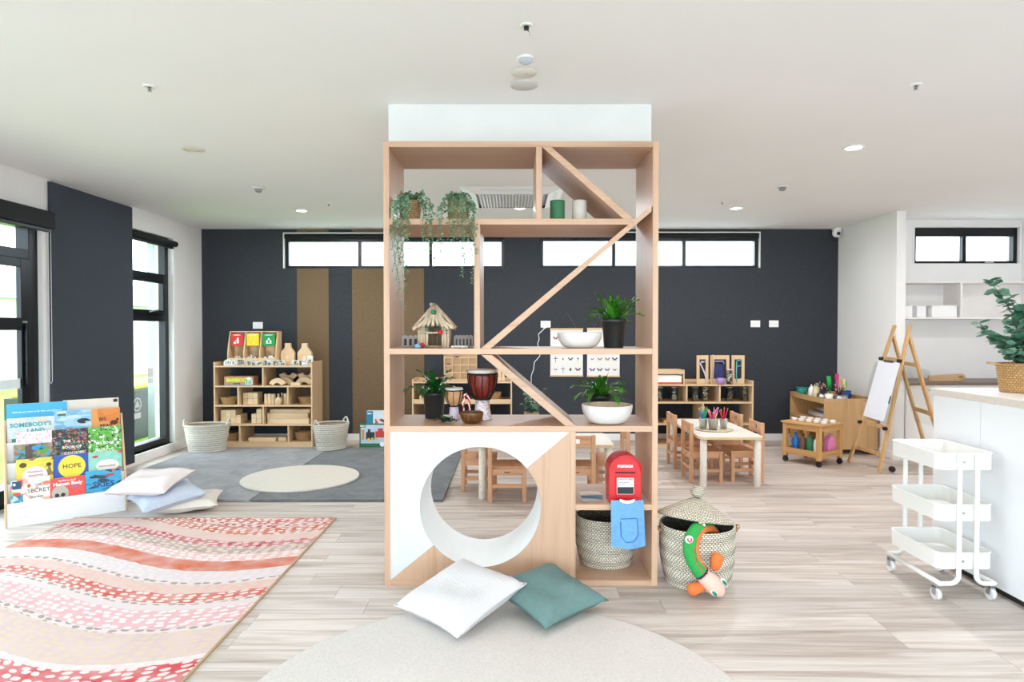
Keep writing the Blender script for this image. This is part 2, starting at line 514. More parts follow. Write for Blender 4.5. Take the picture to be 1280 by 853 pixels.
dr = root('door_1', None, None, (XL, 3.0, 0)); dr['kind'] = 'structure'
def ly(v): return v - 3.0
x0, x1 = -.15, -.04
part('jamb', MB().box(x0, x1, ly(5.30), ly(5.40), 0, 2.32), ALU, dr, .004)
part('jamb', MB().box(x0, x1, ly(.6), ly(.7), 0, 2.32), ALU, dr, .004)
part('head', MB().box(x0, x1, ly(.7), ly(5.30), 2.24, 2.32), ALU, dr, .004)
part('transom', MB().box(x0, x1, ly(.7), ly(5.30), 1.98, 2.06), ALU, dr, .004)
part('threshold', MB().box(x0, x1, ly(.7), ly(5.30), 0, .05), ALU, dr, .004)
edges = [.7, 1.85, 3.0, 4.15, 5.30]
for i in range(4):
    a, b_ = edges[i], edges[i + 1]
    off = 0 if i % 2 else -.045
    leaf = part('door_leaf', MB().box(-.07 + off, -.03 + off, ly(b_ - .10), ly(b_), .05, 1.98).box(-.07 + off, -.03 + off, ly(a), ly(a + .10), .05, 1.98)
         .box(-.07 + off, -.03 + off, ly(a + .10), ly(b_ - .10), 1.40, 1.50).box(-.07 + off, -.03 + off, ly(a + .10), ly(b_ - .10), .05, .15)
         .box(-.07 + off, -.03 + off, ly(a + .10), ly(b_ - .10), 1.91, 1.98), ALU, dr, .003)
    part('pane', MB().box(-.053 + off, -.047 + off, ly(a + .10), ly(b_ - .10), 1.50, 1.91), GLASS, leaf)
    part('pane', MB().box(-.053 + off, -.047 + off, ly(a + .10), ly(b_ - .10), .15, 1.40), GLASS, leaf)
    part('pane', MB().box(-.103, -.097, ly(a), ly(b_), 2.06, 2.24), GLASS, dr)
part('door_handle', MB().box(-.03, -.005, ly(5.225), ly(5.25), .95, 1.45), ALU, dr, .004)
part('keeper', MB().box(-.032, -.026, ly(5.215), ly(5.26), 1.46, 1.475), STEEL, dr)
part('visibility_strip', MB().box(-.046, -.045, ly(4.25), ly(5.2), .93, 1.01), plain('#e8eeec', .7, name='frosted_film'), dr, label='frosted strip on the glass')
bl = root('roller_blind', 'black roller blind in its cassette above the glazed door', 'blind', (XL, 3.0, 2.22))
part('cassette', MB().box(.004, .09, ly(.5), ly(5.44), .03, .17), BLIND, bl, .008)
part('bottom_rail', MB().box(.03, .06, ly(.55), ly(5.42), 0, .03), BLACKP, bl, .004)
part('end_cap', MB().cyl((.045, ly(5.44), .12), (.045, ly(5.455), .12), .035), BLACKP, bl)
part('chain', MB().tube([(.05, ly(5.43), .03), (.05, ly(5.43), -1.25), (.05, ly(5.415), -1.27), (.05, ly(5.40), -1.25), (.05, ly(5.40), .03)], .0025, 5), TRIM, bl)

wr = root('window_4', None, None, (XL, 6.95, .10)); wr['kind'] = 'structure'
def lw(v): return v - 6.95
H = V1[3] - V1[2]
part('lining', MB().box(-.2, .012, lw(V1[1] - .012), lw(V1[1] + .045), -.03, H), TRIM, wr, .003)
part('sill', MB().box(-.2, .03, lw(V1[0]), lw(V1[1] + .045), -.10, .0), TRIM, wr, .003)
a, b_ = V1[0], V1[1] - .012
part('frame', MB().box(-.13, -.05, lw(b_ - .07), lw(b_), 0, H), ALU, wr, .003)
part('frame', MB().box(-.13, -.05, lw(a), lw(a + .07), 0, H), ALU, wr, .003)
part('frame', MB().box(-.13, -.05, lw(a + .07), lw(b_ - .07), H - .07, H), ALU, wr, .003)
part('frame', MB().box(-.13, -.05, lw(a + .07), lw(b_ - .07), 0, .07), ALU, wr, .003)
tz1, tz2 = 1.54 - .1, 2.0 - .1
part('transom', MB().box(-.13, -.05, lw(a + .07), lw(b_ - .07), tz1 - .04, tz1 + .04), ALU, wr, .003)
part('transom', MB().box(-.13, -.05, lw(a + .07), lw(b_ - .07), tz2 - .035, tz2 + .035), ALU, wr, .003)
for z0, z1 in ((.07, tz1 - .04), (tz1 + .04, tz2 - .035), (tz2 + .035, H - .07)):
    part('pane', MB().box(-.093, -.087, lw(a + .07), lw(b_ - .07), z0, z1), GLASS, wr)
sash = MB()
for q in ((lw(b_ - .12), lw(b_ - .07), tz1 + .04, tz2 - .035), (lw(a + .07), lw(a + .12), tz1 + .04, tz2 - .035),
          (lw(a + .12), lw(b_ - .12), tz1 + .04, tz1 + .085), (lw(a + .12), lw(b_ - .12), tz2 - .07, tz2 - .035)):
    sash.box(-.085, -.045, q[0], q[1], q[2], q[3])
part('sash', sash, ALU, wr, .003)
part('catch', MB().tube([(-.04, lw(7.05), tz1 + .06), (-.02, lw(7.08), tz1 + .07), (-.02, lw(7.2), tz1 + .085)], .01, 6), STEEL, wr)
DEC = plain('#f4f6f6', .6, name='white_decal')
c = at_x(172, 506, XL - .085)
ring = MB()
def ringpts(r): return [(math.cos(2 * PI * k / 24) * r, math.sin(2 * PI * k / 24) * r) for k in range(24)]
ro, ri = ringpts(.075), ringpts(.06)
for k in range(24):
    l = (k + 1) % 24
    ring.add([(0, ro[k][0], ro[k][1]), (0, ro[l][0], ro[l][1]), (0, ri[l][0], ri[l][1]), (0, ri[k][0], ri[k][1])], [(0, 1, 2, 3)])
ring.prism([(-.04, -.03), (.04, -.03), (0, .045)], 0, .0012, 'x')
part('decal', ring, DEC, wr, loc=(-.0865, c.y - 6.95, c.z - .1), label='white round warning decal with a triangle')
for (px, py, w, h) in ((172, 520, .06, .03), (188, 466, .06, .05), (188, 476, .05, .03), (206, 463, .05, .06)):
    c = at_x(px, py, XL - .085)
    if c.y + w < b_ - .07:
        part('decal', MB().box(0, .0012, -w, w, -h, h), DEC, wr, loc=(-.0865, c.y - 6.95, c.z - .1))
wb = root('roller_blind', 'thin black roller blind at the head of the tall window', 'blind', (XL, 6.95, 2.40))
part('roller', MB().tube([(.01, lw(6.63), 0), (.01, lw(7.52), 0)], .034, 14), BLIND, wb)
part('end_cap', MB().cyl((.01, lw(7.52), 0), (.01, lw(7.535), 0), .026), BLACKP, wb)
part('bottom_rail', MB().box(-.012, .012, lw(6.63), lw(7.5), -.06, -.034), BLACKP, wb, .004)

# right side
struct('wall_right', MB().box(XRW, XRW + .10, XNIB, YB + .2, 0, CEIL), WHITEWALL)
struct('wall_kitchen', wall_y(MB(), XRW + .10, XR, YK, YK + .2, 0, CEIL, [W3]), WHITEWALL)
struct('wall_side', MB().box(XR, XR + .2, YF, YK + .2, 0, CEIL), WHITEWALL)
# unseen wall behind the camera, glazing added to light the foreground
G = (-3.5, 5.1, 0.05, 2.45)
struct('wall_front', wall_y(MB(), XL - .2, XR + .2, YF - .2, YF, 0, CEIL, [G]), WHITEWALL)
gr = root('window_5', None, None, (.8, YF, .05)); gr['kind'] = 'structure'
for i in range(7):
    x = G[0] + (G[1] - G[0]) * i / 6 - .8
    part('mullion', MB().box(x - (.03 if i else 0), x + (.03 if i < 6 else 0), -.13, -.06, 0, 2.4), ALU, gr)
    if i < 6:
        part('pane', MB().box(x + .03, x + (G[1] - G[0]) / 6 - .03, -.1, -.094, .05, 2.35), GLASS, gr)
        part('rail', MB().box(x + .03, x + (G[1] - G[0]) / 6 - .03, -.13, -.06, 0, .05).box(x + .03, x + (G[1] - G[0]) / 6 - .03, -.13, -.06, 2.35, 2.4), ALU, gr)
struct('wall_bulkhead', MB().box(-.70, .79, 3.67, 3.87, 2.44, CEIL), plain('#e6e9e9', .7, var=.02, name='bulkhead_paint'))

# ------------------------------------------------------------------ ceiling fittings
def on_ceil(px, py): return at_z(px, py, CEIL)
LED = emit('lamp_diffuser', '#fff6e8', 9.0)
def downlight(px, py, on, label): downlight_at(on_ceil(px, py), on, label)
def downlight_at(p, on, label, power=10.0):
    r = root('downlight', label, 'light', p, 0, 'recessed ceiling lights')
    part('bezel', MB().lathe([(.055, -.001), (.075, -.001), (.075, -.006), (.056, -.01), (.055, -.001)], 28), TRIM if on else plain('#d8d3c4', .5, name='cream_bezel'), r)
    part('diffuser', MB().lathe([(.0001, -.004), (.055, -.004), (.055, -.001), (.0001, -.001)], 28), LED if on else plain('#e9e5da', .5, name='unlit_diffuser'), r)
    if on:      # the lamp's own light, just under its diffuser
        d = bpy.data.lights.new('downlight_lamp', 'AREA'); d.shape = 'DISK'; d.size = .105; d.energy = power; d.color = (1.0, .98, .98)
        lo_ = bpy.data.objects.new('downlight_lamp', d); lo_.location = (0, 0, -.012); link(lo_, r)
downlight(242, 187, False, 'unlit cream rimmed downlight in the ceiling near the glazed door')
downlight(1067, 184, True, 'lit downlight in the ceiling above the kitchen side')
downlight(377, 263, True, 'lit downlight above the toy shelf corner')
downlight(920, 260, True, 'lit downlight above the art table')
downlight(650, 260, True, 'lit downlight beside the ceiling air conditioner')
# unseen lamps added over and behind the camera to light the foreground
for gx, nm in ((-2.2, 'window side'), (0.05, 'middle'), (2.35, 'kitchen side')):
    for gy, row in ((2.2, 'over the round rug'), (-.1, 'over the entrance end'), (-2.2, 'by the glazed end wall')):
        r_ = downlight_at(Vector((gx, gy, CEIL)), True, 'added unseen downlight on the %s of the row %s' % (nm, row), 2.6)
for gy, nm in ((5.6, 'beside the wall shelf'), (3.3, 'over the island aisle')):  # two more unseen lamps, added to brighten the kitchen wall
    downlight_at(Vector((4.95, gy, CEIL)), True, 'added unseen kitchen downlight ' + nm, 5.0)
def sprinkler(px, py, label):
    p = on_ceil(px, py)
    r = root('sprinkler_head', label, 'sprinkler', p, 0, 'fire sprinklers')
    part('rose', MB().lathe([(.012, -.001), (.034, -.001), (.03, -.008), (.012, -.01), (.012, -.001)], 20), plain('#efefec', .3, name='white_enamel'), r)
    part('frame', MB().tube([(-.007, 0, -.008), (-.009, 0, -.018), (0, 0, -.030)], .0016, 6).tube([(.007, 0, -.008), (.009, 0, -.018), (0, 0, -.030)], .0016, 6).cyl((0, 0, -.008), (0, 0, -.028), .0028, n=8), plain('#4a4a4c', .4, name='sprinkler_metal'), r)
    part('deflector', MB().lathe([(.0001, -.029), (.011, -.029), (.011, -.031), (.0001, -.031)], 12), STEEL, r)
sprinkler(187, 107, 'small sprinkler head in the ceiling over the striped rug')
sprinkler(1145, 105, 'small sprinkler head in the ceiling over the white trolley')
sprinkler(411, 254, 'tiny sprinkler head beside the lit downlight over the toy shelf')
sprinkler(903, 252, 'tiny sprinkler head beside the downlight over the art table')
def detector(px, py, label):
    p = on_ceil(px, py)
    r = root('smoke_detector', label, 'detector', p, 0, 'smoke detectors')
    part('base_ring', MB().lathe([(.0001, -.001), (.055, -.001), (.055, -.012), (.04, -.018), (.0001, -.018)], 24), plain('#d9d8d4', .5, name='detector_white'), r)
    part('sensor_chamber', MB().lathe([(.03, -.018), (.028, -.04), (.02, -.046), (.0001, -.046)], 20), plain('#8a8a8a', .5, name='detector_grey'), r)
detector(323, 234, 'smoke detector on the ceiling over the grey play mats')
detector(978, 232, 'smoke detector on the ceiling over the paint cabinet')
p = on_ceil(657, 72)
r = root('ceiling_sensor', 'domed white sensor on the ceiling ahead of two flat discs', 'sensor', p)
part('base_ring', MB().lathe([(.0001, -.001), (.042, -.001), (.042, -.010), (.0001, -.010)], 26), TRIM, r)
part('dome', MB().lathe([(.034, -.010), (.030, -.020), (.018, -.028), (.0001, -.031)], 22), plain('#b9c3cc', .25, name='sensor_lens'), r)
p = on_ceil(655, 90)
r = root('ceiling_speaker', 'flat cream ceiling disc with tiny indicator next to the domed sensor', 'ceiling disc', p)
part('cover', MB().lathe([(.0001, -.001), (.066, -.001), (.064, -.007), (.0001, -.008)], 30), plain('#dcd9cd', .6, name='cream_cover'), r)
part('indicator', MB().cyl((.015, 0, -.007), (.015, 0, -.0095), .003, n=8), BLACKP, r)
p = on_ceil(655, 106)
r = root('ceiling_speaker', 'flat grey ceiling disc in front of the bulkhead', 'ceiling disc', p)
part('cover', MB().lathe([(.0001, -.001), (.070, -.001), (.068, -.006), (.0001, -.007)], 30), plain('#c9c6c4', .7, name='grey_cover'), r)
part('rim', MB().lathe([(.070, -.001), (.074, -.001), (.074, -.005), (.070, -.006)], 30), plain('#d8d6d2', .6, name='disc_rim'), r)
p = on_ceil(658, 31)
r = root('sprinkler_head', 'small sprinkler head with black bracket in front of the domed sensor', 'sprinkler', p, 0, 'fire sprinklers')
part('rose', MB().lathe([(.012, -.001), (.03, -.001), (.026, -.006), (.012, -.008), (.012, -.001)], 20), TRIM, r)
part('bracket', MB().box(-.01, .01, -.006, .006, -.022, -.004), BLACKP, r)
part('deflector', MB().tube([(.0, 0, -.02), (.012, 0, -.03), (.016, 0, -.045)], .003, 6), STEEL, r)

# ceiling cassette air conditioner
r = root('air_conditioner', 'white ceiling cassette air conditioner with slatted grille behind the shelf unit', 'air conditioner', (0.0, 6.2, CEIL))
ACW = plain('#eef0f0', .4, var=.02, name='cassette_plastic')
s = .47
part('cassette_frame', MB().add([(-s, -s, -.002), (s, -s, -.002), (s, s, -.002), (-s, s, -.002), (-.33, -.33, -.045), (.33, -.33, -.045), (.33, .33, -.045), (-.33, .33, -.045)],
     [(0, 1, 5, 4), (1, 2, 6, 5), (2, 3, 7, 6), (3, 0, 4, 7), (3, 2, 1, 0)]), ACW, r)
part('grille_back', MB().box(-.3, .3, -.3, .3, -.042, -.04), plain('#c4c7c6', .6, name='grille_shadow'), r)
for i in range(20):
    part('grille_slat', MB().box(-.3 + i * .03, -.288 + i * .03, -.3, .3, -.055, -.042), ACW, r)
for k in range(4):
    part('louvre', MB().box(-.28, .28, -.425, -.365, -.03, -.022, M=Matrix.Rotation(k * PI / 2, 4, 'Z')), ACW, r, .004)

# security camera, outlets
r = root('security_camera', 'white security camera in the ceiling corner by the dark wall', 'camera', (4.06, 8.08, CEIL))
part('mount', MB().lathe([(.0001, -.03), (.055, -.03), (.055, -.001), (.0001, -.001)], 20), TRIM, r)
part('body', MB().ball((0, -.01, -.065), .055, .055, .055), TRIM, r)
part('lens', MB().cyl((0, -.045, -.075), (-.005, -.068, -.08), .022, n=14), BLACKP, r)
def outlet(px, py, w, h, label, Y=YB, name='wall_outlet', cat='outlet', sw=2):
    p = at_y(px, py, Y)
    r = root(name, label, cat, (p.x, Y, p.z))
    part('face_plate', MB().box(-w / 2, w / 2, -.011, -.001, -h / 2, h / 2), TRIM, r, .003)
    for k in range(sw):
        part('switch', MB().box(-w * .3 + k * w * .45, -w * .15 + k * w * .45, -.014, -.011, 0, h * .3), WHITE, r, .001)
    return r
outlet(322.5, 407, .125, .085, 'white switch plate on dark wall above the recycling sorter')
outlet(944, 405, .12, .085, 'white outlet on dark wall, the one nearer the jar shelf')
outlet(967, 405, .12, .085, 'white outlet on dark wall, the one nearer the paint cabinet')
r = outlet(682, 405.5, .125, .085, 'white double power outlet with plug and cord beside the insect posters')
part('plug', MB().box(-.035, .01, -.045, -.014, -.05, .0), TRIM, r, .004)
pts = [(-.012, -.04, -.05)]
for q in ((673, 418), (674, 424), (672, 430), (675, 445), (668, 453), (667, 462), (664, 470), (664, 520)):
    c = at_y(q[0], q[1], YB - .02); cc = at_y(682, 405.5, YB)
    pts.append((c.x - cc.x, -.02, c.z - cc.z))
part('cord', MB().tube(pts, .005, 6), TRIM, r)

# ------------------------------------------------------------------ outdoors
GRASS = plain('#7fae3a', .9, var=.35, vs=30, bmp=.6, bs=80, name='lawn_grass')
lawn = thing('lawn', MB().box(-60, -4.75, 3.6, 60, -.25, -.14), GRASS, 'bright green mown lawn outside the left windows', 'lawn'); lawn['kind'] = 'structure'
PAVE = plain('#cfccc6', .8, var=.08, vs=3, name='concrete_paving')
struct('added_paving', MB().box(-60, 60, -40, 3.6, -.25, -.14).box(-4.75, 60, 3.6, 60, -.25, -.14), PAVE)  # unseen ground, pale paving added to cut the lawn's green bounce indoors
struct('path', MB().box(-4.75, XL - .2, -4, 12, -.14, -.03), PAVE)
struct('eave', MB().box(-5.1, XL - .2, -3, 12, 2.62, 2.74), plain('#dfe0cd', .7, name='soffit'))
r = root('verandah_post', 'pale grey verandah post outside the tall window', 'post', (-5.02, 9.0, -.14))
part('post', MB().box(-.05, .05, -.05, .05, 0, 2.76), plain('#9aa0a2', .5, name='post_paint'), r, .006)
part('base_plate', MB().box(-.08, .08, -.08, .08, 0, .012), STEEL, r)
r = root('planter_box', 'dark low planter box on the lawn outside the tall window', 'planter', (-5.75, 9.4, -.14))
PB = plain('#2d332f', .6, name='planter_paint')
part('wall', MB().box(-.5, .5, -1.5, 1.5, 0, .7), PB, r, .01)
part('hedge', MB().box(-.45, .45, -1.45, 1.45, .7, .76), plain('#b4c24a', .9, var=.3, vs=20, bmp=1, bs=40, name='hedge_leaf'), r, .02)
r = root('neighbour_house', 'white neighbouring house with grey roof far beyond the lawn', 'house', (-17, 20, -.14))
part('wall', MB().box(-4, 4, -9, 9, 0, 2.4), plain('#dedcd6', .8, name='render_wall'), r)
part('roof', MB().prism([(-4.6, 2.35), (4.6, 2.35), (0, 3.5)], -9.5, 9.5, 'y'), plain('#9aa3ab', .6, name='steel_roof'), r)
for k in range(3):
    w = part('window', MB().box(4.0, 4.04, -6 + k * 5, -4 + k * 5, .9, 2.0), ALU, r)
    part('pane', MB().box(4.04, 4.05, -5.9 + k * 5, -4.1 + k * 5, 1.0, 1.9), plain('#51606a', .1, name='dark_glass'), w)
r = root('garden_tree', 'leafy tree top seen low through the clerestory window', 'tree', (2.2, 32, -.14))
part('trunk', MB().tube([(0, 0, 0), (.1, 0, 1.5), (0, .1, 3)], [.2, .15, .08], 8), plain('#6b5a48', .9, name='bark'), r)
cm = MB(); rt = random.Random(3)
for k in range(260):
    a, e, d = rt.random() * 2 * PI, rt.random() * PI, rt.random() ** .4
    c = Vector((1.1 * d * math.cos(a) * math.sin(e), 1.1 * d * math.sin(a) * math.sin(e), 3.9 + .75 * d * math.cos(e)))
    M = Matrix.Translation(c) @ Matrix.Rotation(rt.random() * 6, 4, 'Z') @ Matrix.Rotation(rt.random() * 3, 4, 'X')
    cm.add([(-.16, 0, 0), (0, -.09, .02), (.16, 0, 0), (0, .09, .02)], [(0, 1, 2, 3)], M=M)
part('crown', cm, plain('#7f9468', .9, var=.3, vs=3, name='tree_leaf'), r)

# ================================================================== THE SHELF UNIT
UF, UB = 3.50, 3.98                    # front and back of the unit
def U(px, py): p = at_y(px, py, UF); return (p.x, p.z)
XU0, XU1 = at_y(480, 500, UF).x, at_y(822.5, 500, UF).x
T = .0315
ux = (XU0 + XU1) / 2
unit = root('shelf_unit', 'tall open oak shelf unit with diagonal boards and round tunnel', 'shelf unit', (ux, UF, 0))
DP = UB - UF
def ub(name, x0, x1, z0, z1, mat, y0=0, y1=DP, bevel=.0015, label=None):
    return part(name, B(x0 - ux, x1 - ux, y0, y1, z0, z1), mat, unit, bevel, label=label)
ZT = U(640, 176.5)[1]
zs1 = U(640, 273.5)[1]; zs2 = U(640, 436)[1]; zs3 = U(640, 533)[1]; zc = U(640, 631)[1]
ub('side_panel', XU0, XU0 + T, 0, ZT, OAKZ)
ub('side_panel', XU1 - T, XU1, 0, ZT, OAKZ)
ub('top_panel', XU0 + T, XU1 - T, ZT - T, ZT, OAKX)
ub('bottom_panel', XU0 + T, XU1 - T, 0, T, OAKX)
xd3 = U(716, 600)[0]; xd1 = U(673.8, 230)[0]; xd2 = U(596.3, 350)[0]
xi0, xi1 = XU0 + T, XU1 - T
ub('shelf', xi0, U(793, 273)[0], zs1 - T, zs1, OAKX)
ub('shelf', xi0, xi1, zs2 - T, zs2, OAKX)
ub('shelf', xi0, xi1, zs3 - T, zs3, OAKX)
ub('shelf', xd3 + T / 2, xi1, zc - T, zc, OAKX)
ub('upright', xd1 - T / 2, xd1 + T / 2, zs1, ZT - T, OAKZ)
ub('upright', xd2 - T / 2, xd2 + T / 2, zs2, zs1 - T, OAKZ)
ub('upright', xd3 - T / 2, xd3 + T / 2, T, zs3 - T, OAKZ)
def diag(poly):
    q = [U(*p) for p in poly]
    part('diagonal_board', MB().prism([(a - ux, b_) for a, b_ in q], .001, DP - .001, 'y'), OAKX, unit, .001)
diag([(678, 184), (689.5, 184), (792, 273.3), (779, 273.3)])
diag([(814.5, 256.5), (814.5, 264.5), (613.5, 435.8), (601, 435.8)])
diag([(601.5, 444), (615, 444), (720, 532.8), (706.5, 532.8)])
# panel with the round tunnel: white triangle + oak triangle, the seam runs through the circle
cx, cz = U(600.5, 634.5); rad = .331
pxl, pxr = xi0, xd3 - T / 2
pzb, pzt = T, zs3 - T
p0 = Vector((pxr, pzt)); p1 = Vector((pxl, pzb)); cc = Vector((cx, cz))
d0 = (p0 - cc).normalized(); d1 = (p1 - cc).normalized()
a0, a1 = math.atan2(d0.y, d0.x), math.atan2(d1.y, d1.x)
if a1 < a0: a1 += 2 * PI
up = [cc + Vector((math.cos(a0 + (a1 - a0) * k / 32), math.sin(a0 + (a1 - a0) * k / 32))) * rad for k in range(33)]
lo = [cc + Vector((math.cos(a1 + (a0 + 2 * PI - a1) * k / 32), math.sin(a1 + (a0 + 2 * PI - a1) * k / 32))) * rad for k in range(33)]
wp = [(pxl, pzb), (pxl, pzt), (pxr, pzt)] + [tuple(p) for p in up]
op = [(pxr, pzt), (pxr, pzb), (pxl, pzb)] + [tuple(p) for p in lo]
sh = lambda P: [(a - ux, b_) for a, b_ in P]
part('tunnel_panel', MB().prism(sh(wp), .004, .02, 'y'), plain('#d2d4d6', .4, var=.01, name='panel_white'), unit, label='white triangular front panel')
part('tunnel_panel', MB().prism(sh(op), .004, .02, 'y'), OAKZ, unit, label='oak triangular front panel')
part('back_panel', MB().prism(sh(wp), DP - .02, DP - .004, 'y').prism(sh(op), DP - .02, DP - .004, 'y'), OAKZ, unit)
tn = MB(); n = 64
for k in range(n):
    b0, b1 = 2 * PI * k / n, 2 * PI * (k + 1) / n
    q = []
    for rr_ in (rad - .001, rad + .012):
        for bb in (b0, b1):
            q.append((cx - ux + math.cos(bb) * rr_, cz + math.sin(bb) * rr_))
    y0_, y1_ = .0035, DP - .0035
    tn.add([(q[0][0], y0_, q[0][1]), (q[1][0], y0_, q[1][1]), (q[1][0], y1_, q[1][1]), (q[0][0], y1_, q[0][1])], [(0, 1, 2, 3)], True)
    tn.add([(q[2][0], .022, q[2][1]), (q[3][0], .022, q[3][1]), (q[3][0], y1_ - .02, q[3][1]), (q[2][0], y1_ - .02, q[2][1])], [(0, 1, 2, 3)], True)
part('tunnel', tn, plain('#f0f1f1', .45, var=.01, name='tunnel_white'), unit, label='white round crawl tunnel')

# ------------------------------------------------------------------ plants on the unit
def leafmat(name, c1, c2, rough=.35):
    if name in MATS: return MATS[name]
    m, nt, b = _new(name)
    oi = N(nt, 'ShaderNodeObjectInfo'); v = coords(nt, (1, 1, 1))
    nz = N(nt, 'ShaderNodeTexNoise'); nz.inputs['Scale'].default_value = 35; nt.links.new(v, nz.inputs['Vector'])
    ad = N(nt, 'ShaderNodeMath', operation='ADD'); nt.links.new(oi.outputs['Random'], ad.inputs[0]); nt.links.new(nz.outputs['Fac'], ad.inputs[1])
    mu = N(nt, 'ShaderNodeMath', operation='MULTIPLY'); mu.inputs[1].default_value = .5; nt.links.new(ad.outputs[0], mu.inputs[0])
    r = ramp(nt, [(.2, c1), (.75, c2)]); nt.links.new(mu.outputs[0], r.inputs[0]); nt.links.new(r.outputs[0], b.inputs['Base Color'])
    b.inputs['Roughness'].default_value = rough
    b.inputs['Subsurface Weight'].default_value = 0
    MATS[name] = m
    return m
FERN = leafmat('fern_leaf', '#1d5a17', '#4f9a2c', .32)
FERN2 = leafmat('dark_fern_leaf', '#123d17', '#2f7a30', .3)
def strap_leaf(L, W, e0, droop, seed):
    r = random.Random(seed); mb = MB(); n = 16; pts = []; p = Vector((0, 0, 0))
    for i in range(n + 1):
        t = i / n
        pts.append((p.copy(), t)); e = e0 - droop * t ** 1.3
        p = p + Vector((math.cos(e), 0, math.sin(e))) * (L / n)
    vs = []; fs = []; ph = r.random() * 6
    for i, (c, t) in enumerate(pts):
        w = W * (.25 + .75 * math.sin(PI * min(1, t * .85 + .12)) ** .8) * (1 if t < .9 else (1 - t) / .1 * .8 + .05)
        w *= 1 + .22 * math.sin(t * 26 + ph * 2)
        wob = math.sin(t * 22 + ph) * W * .34
        tw = math.sin(t * 7 + ph) * .35
        vs += [c + Vector((0, -w, w * .35 + wob + tw * w)), c, c + Vector((0, w, w * .35 - wob - tw * w))]
        if i:
            b = 3 * i
            fs += [(b - 3, b - 2, b + 1, b), (b - 2, b - 1, b + 2, b + 1)]
    mb.add(vs, fs, True)
    return mb
def fern(loc, pr, ph, spec, label, mat, seed, name='potted_fern', group=None, maxz=None):
    """black nursery pot with strap leaves; spec = (azimuth, length, elevation, droop)"""
    r = root(name, label, 'potted plant', loc, 0, group)
    part('pot', MB().lathe([(pr * .80, 0), (pr * .82, .004), (pr * .97, ph * .86), (pr * 1.03, ph * .87), (pr * 1.05, ph), (pr * .97, ph), (pr * .93, ph * .86), (pr * .93, ph * .9)], 32), POTBLK, r)
    part('soil', MB().lathe([(.0001, ph * .9), (pr * .93, ph * .9), (pr * .93, ph * .84), (.0001, ph * .84)], 20), plain('#3a2c20', .95, var=.3, vs=60, bmp=.8, name='potting_soil'), r)
    rr_ = random.Random(seed)
    for i, (az, L, e, d) in enumerate(spec):
        rad_ = pr * .25 * rr_.random()
        part('leaf', strap_leaf(L, L * .06 + .005, math.radians(e), math.radians(d), seed * 50 + i), mat, r,
             loc=(math.cos(math.radians(az)) * rad_, math.sin(math.radians(az)) * rad_, ph * .9), rot=(0, 0, math.radians(az)))
    return r
def spec(n, seed, L0, L1, e0, e1, d0, d1):
    r = random.Random(seed); out = []
    for i in range(n):
        out.append((360 * i / n + r.uniform(-12, 12), r.uniform(L0, L1), r.uniform(e0, e1), r.uniform(d0, d1)))
    return out
def on_shelf(px, Y, z): return Vector(((px - 640) / FPX * Y / (math.cos(PITCH)), Y, z))
pxm = 3.72 / FPX
fern(on_shelf(767, 3.70, zs2 + .001), .068, .165, spec(20, 3, .13, .22, 20, 60, 20, 85) + spec(16, 4, .13, .21, 55, 85, 10, 90), 'bright green fern in black pot beside the white bowl on the middle shelf', FERN, 3)
fern(on_shelf(542.5, 3.83, zs3 + .001), .066, .155, spec(16, 5, .13, .205, 25, 55, 50, 120) + spec(12, 6, .12, .20, 60, 85, 20, 110), 'dark leafy fern in black pot beside the drums', FERN2, 5)
fern(on_shelf(750, 3.84, zs3 + .001), .068, .135, spec(16, 7, .15, .27, 25, 55, 50, 130) + spec(12, 8, .12, .19, 60, 85, 20, 110), 'green fern in black pot standing behind the white bowl with beige inside', FERN, 7)

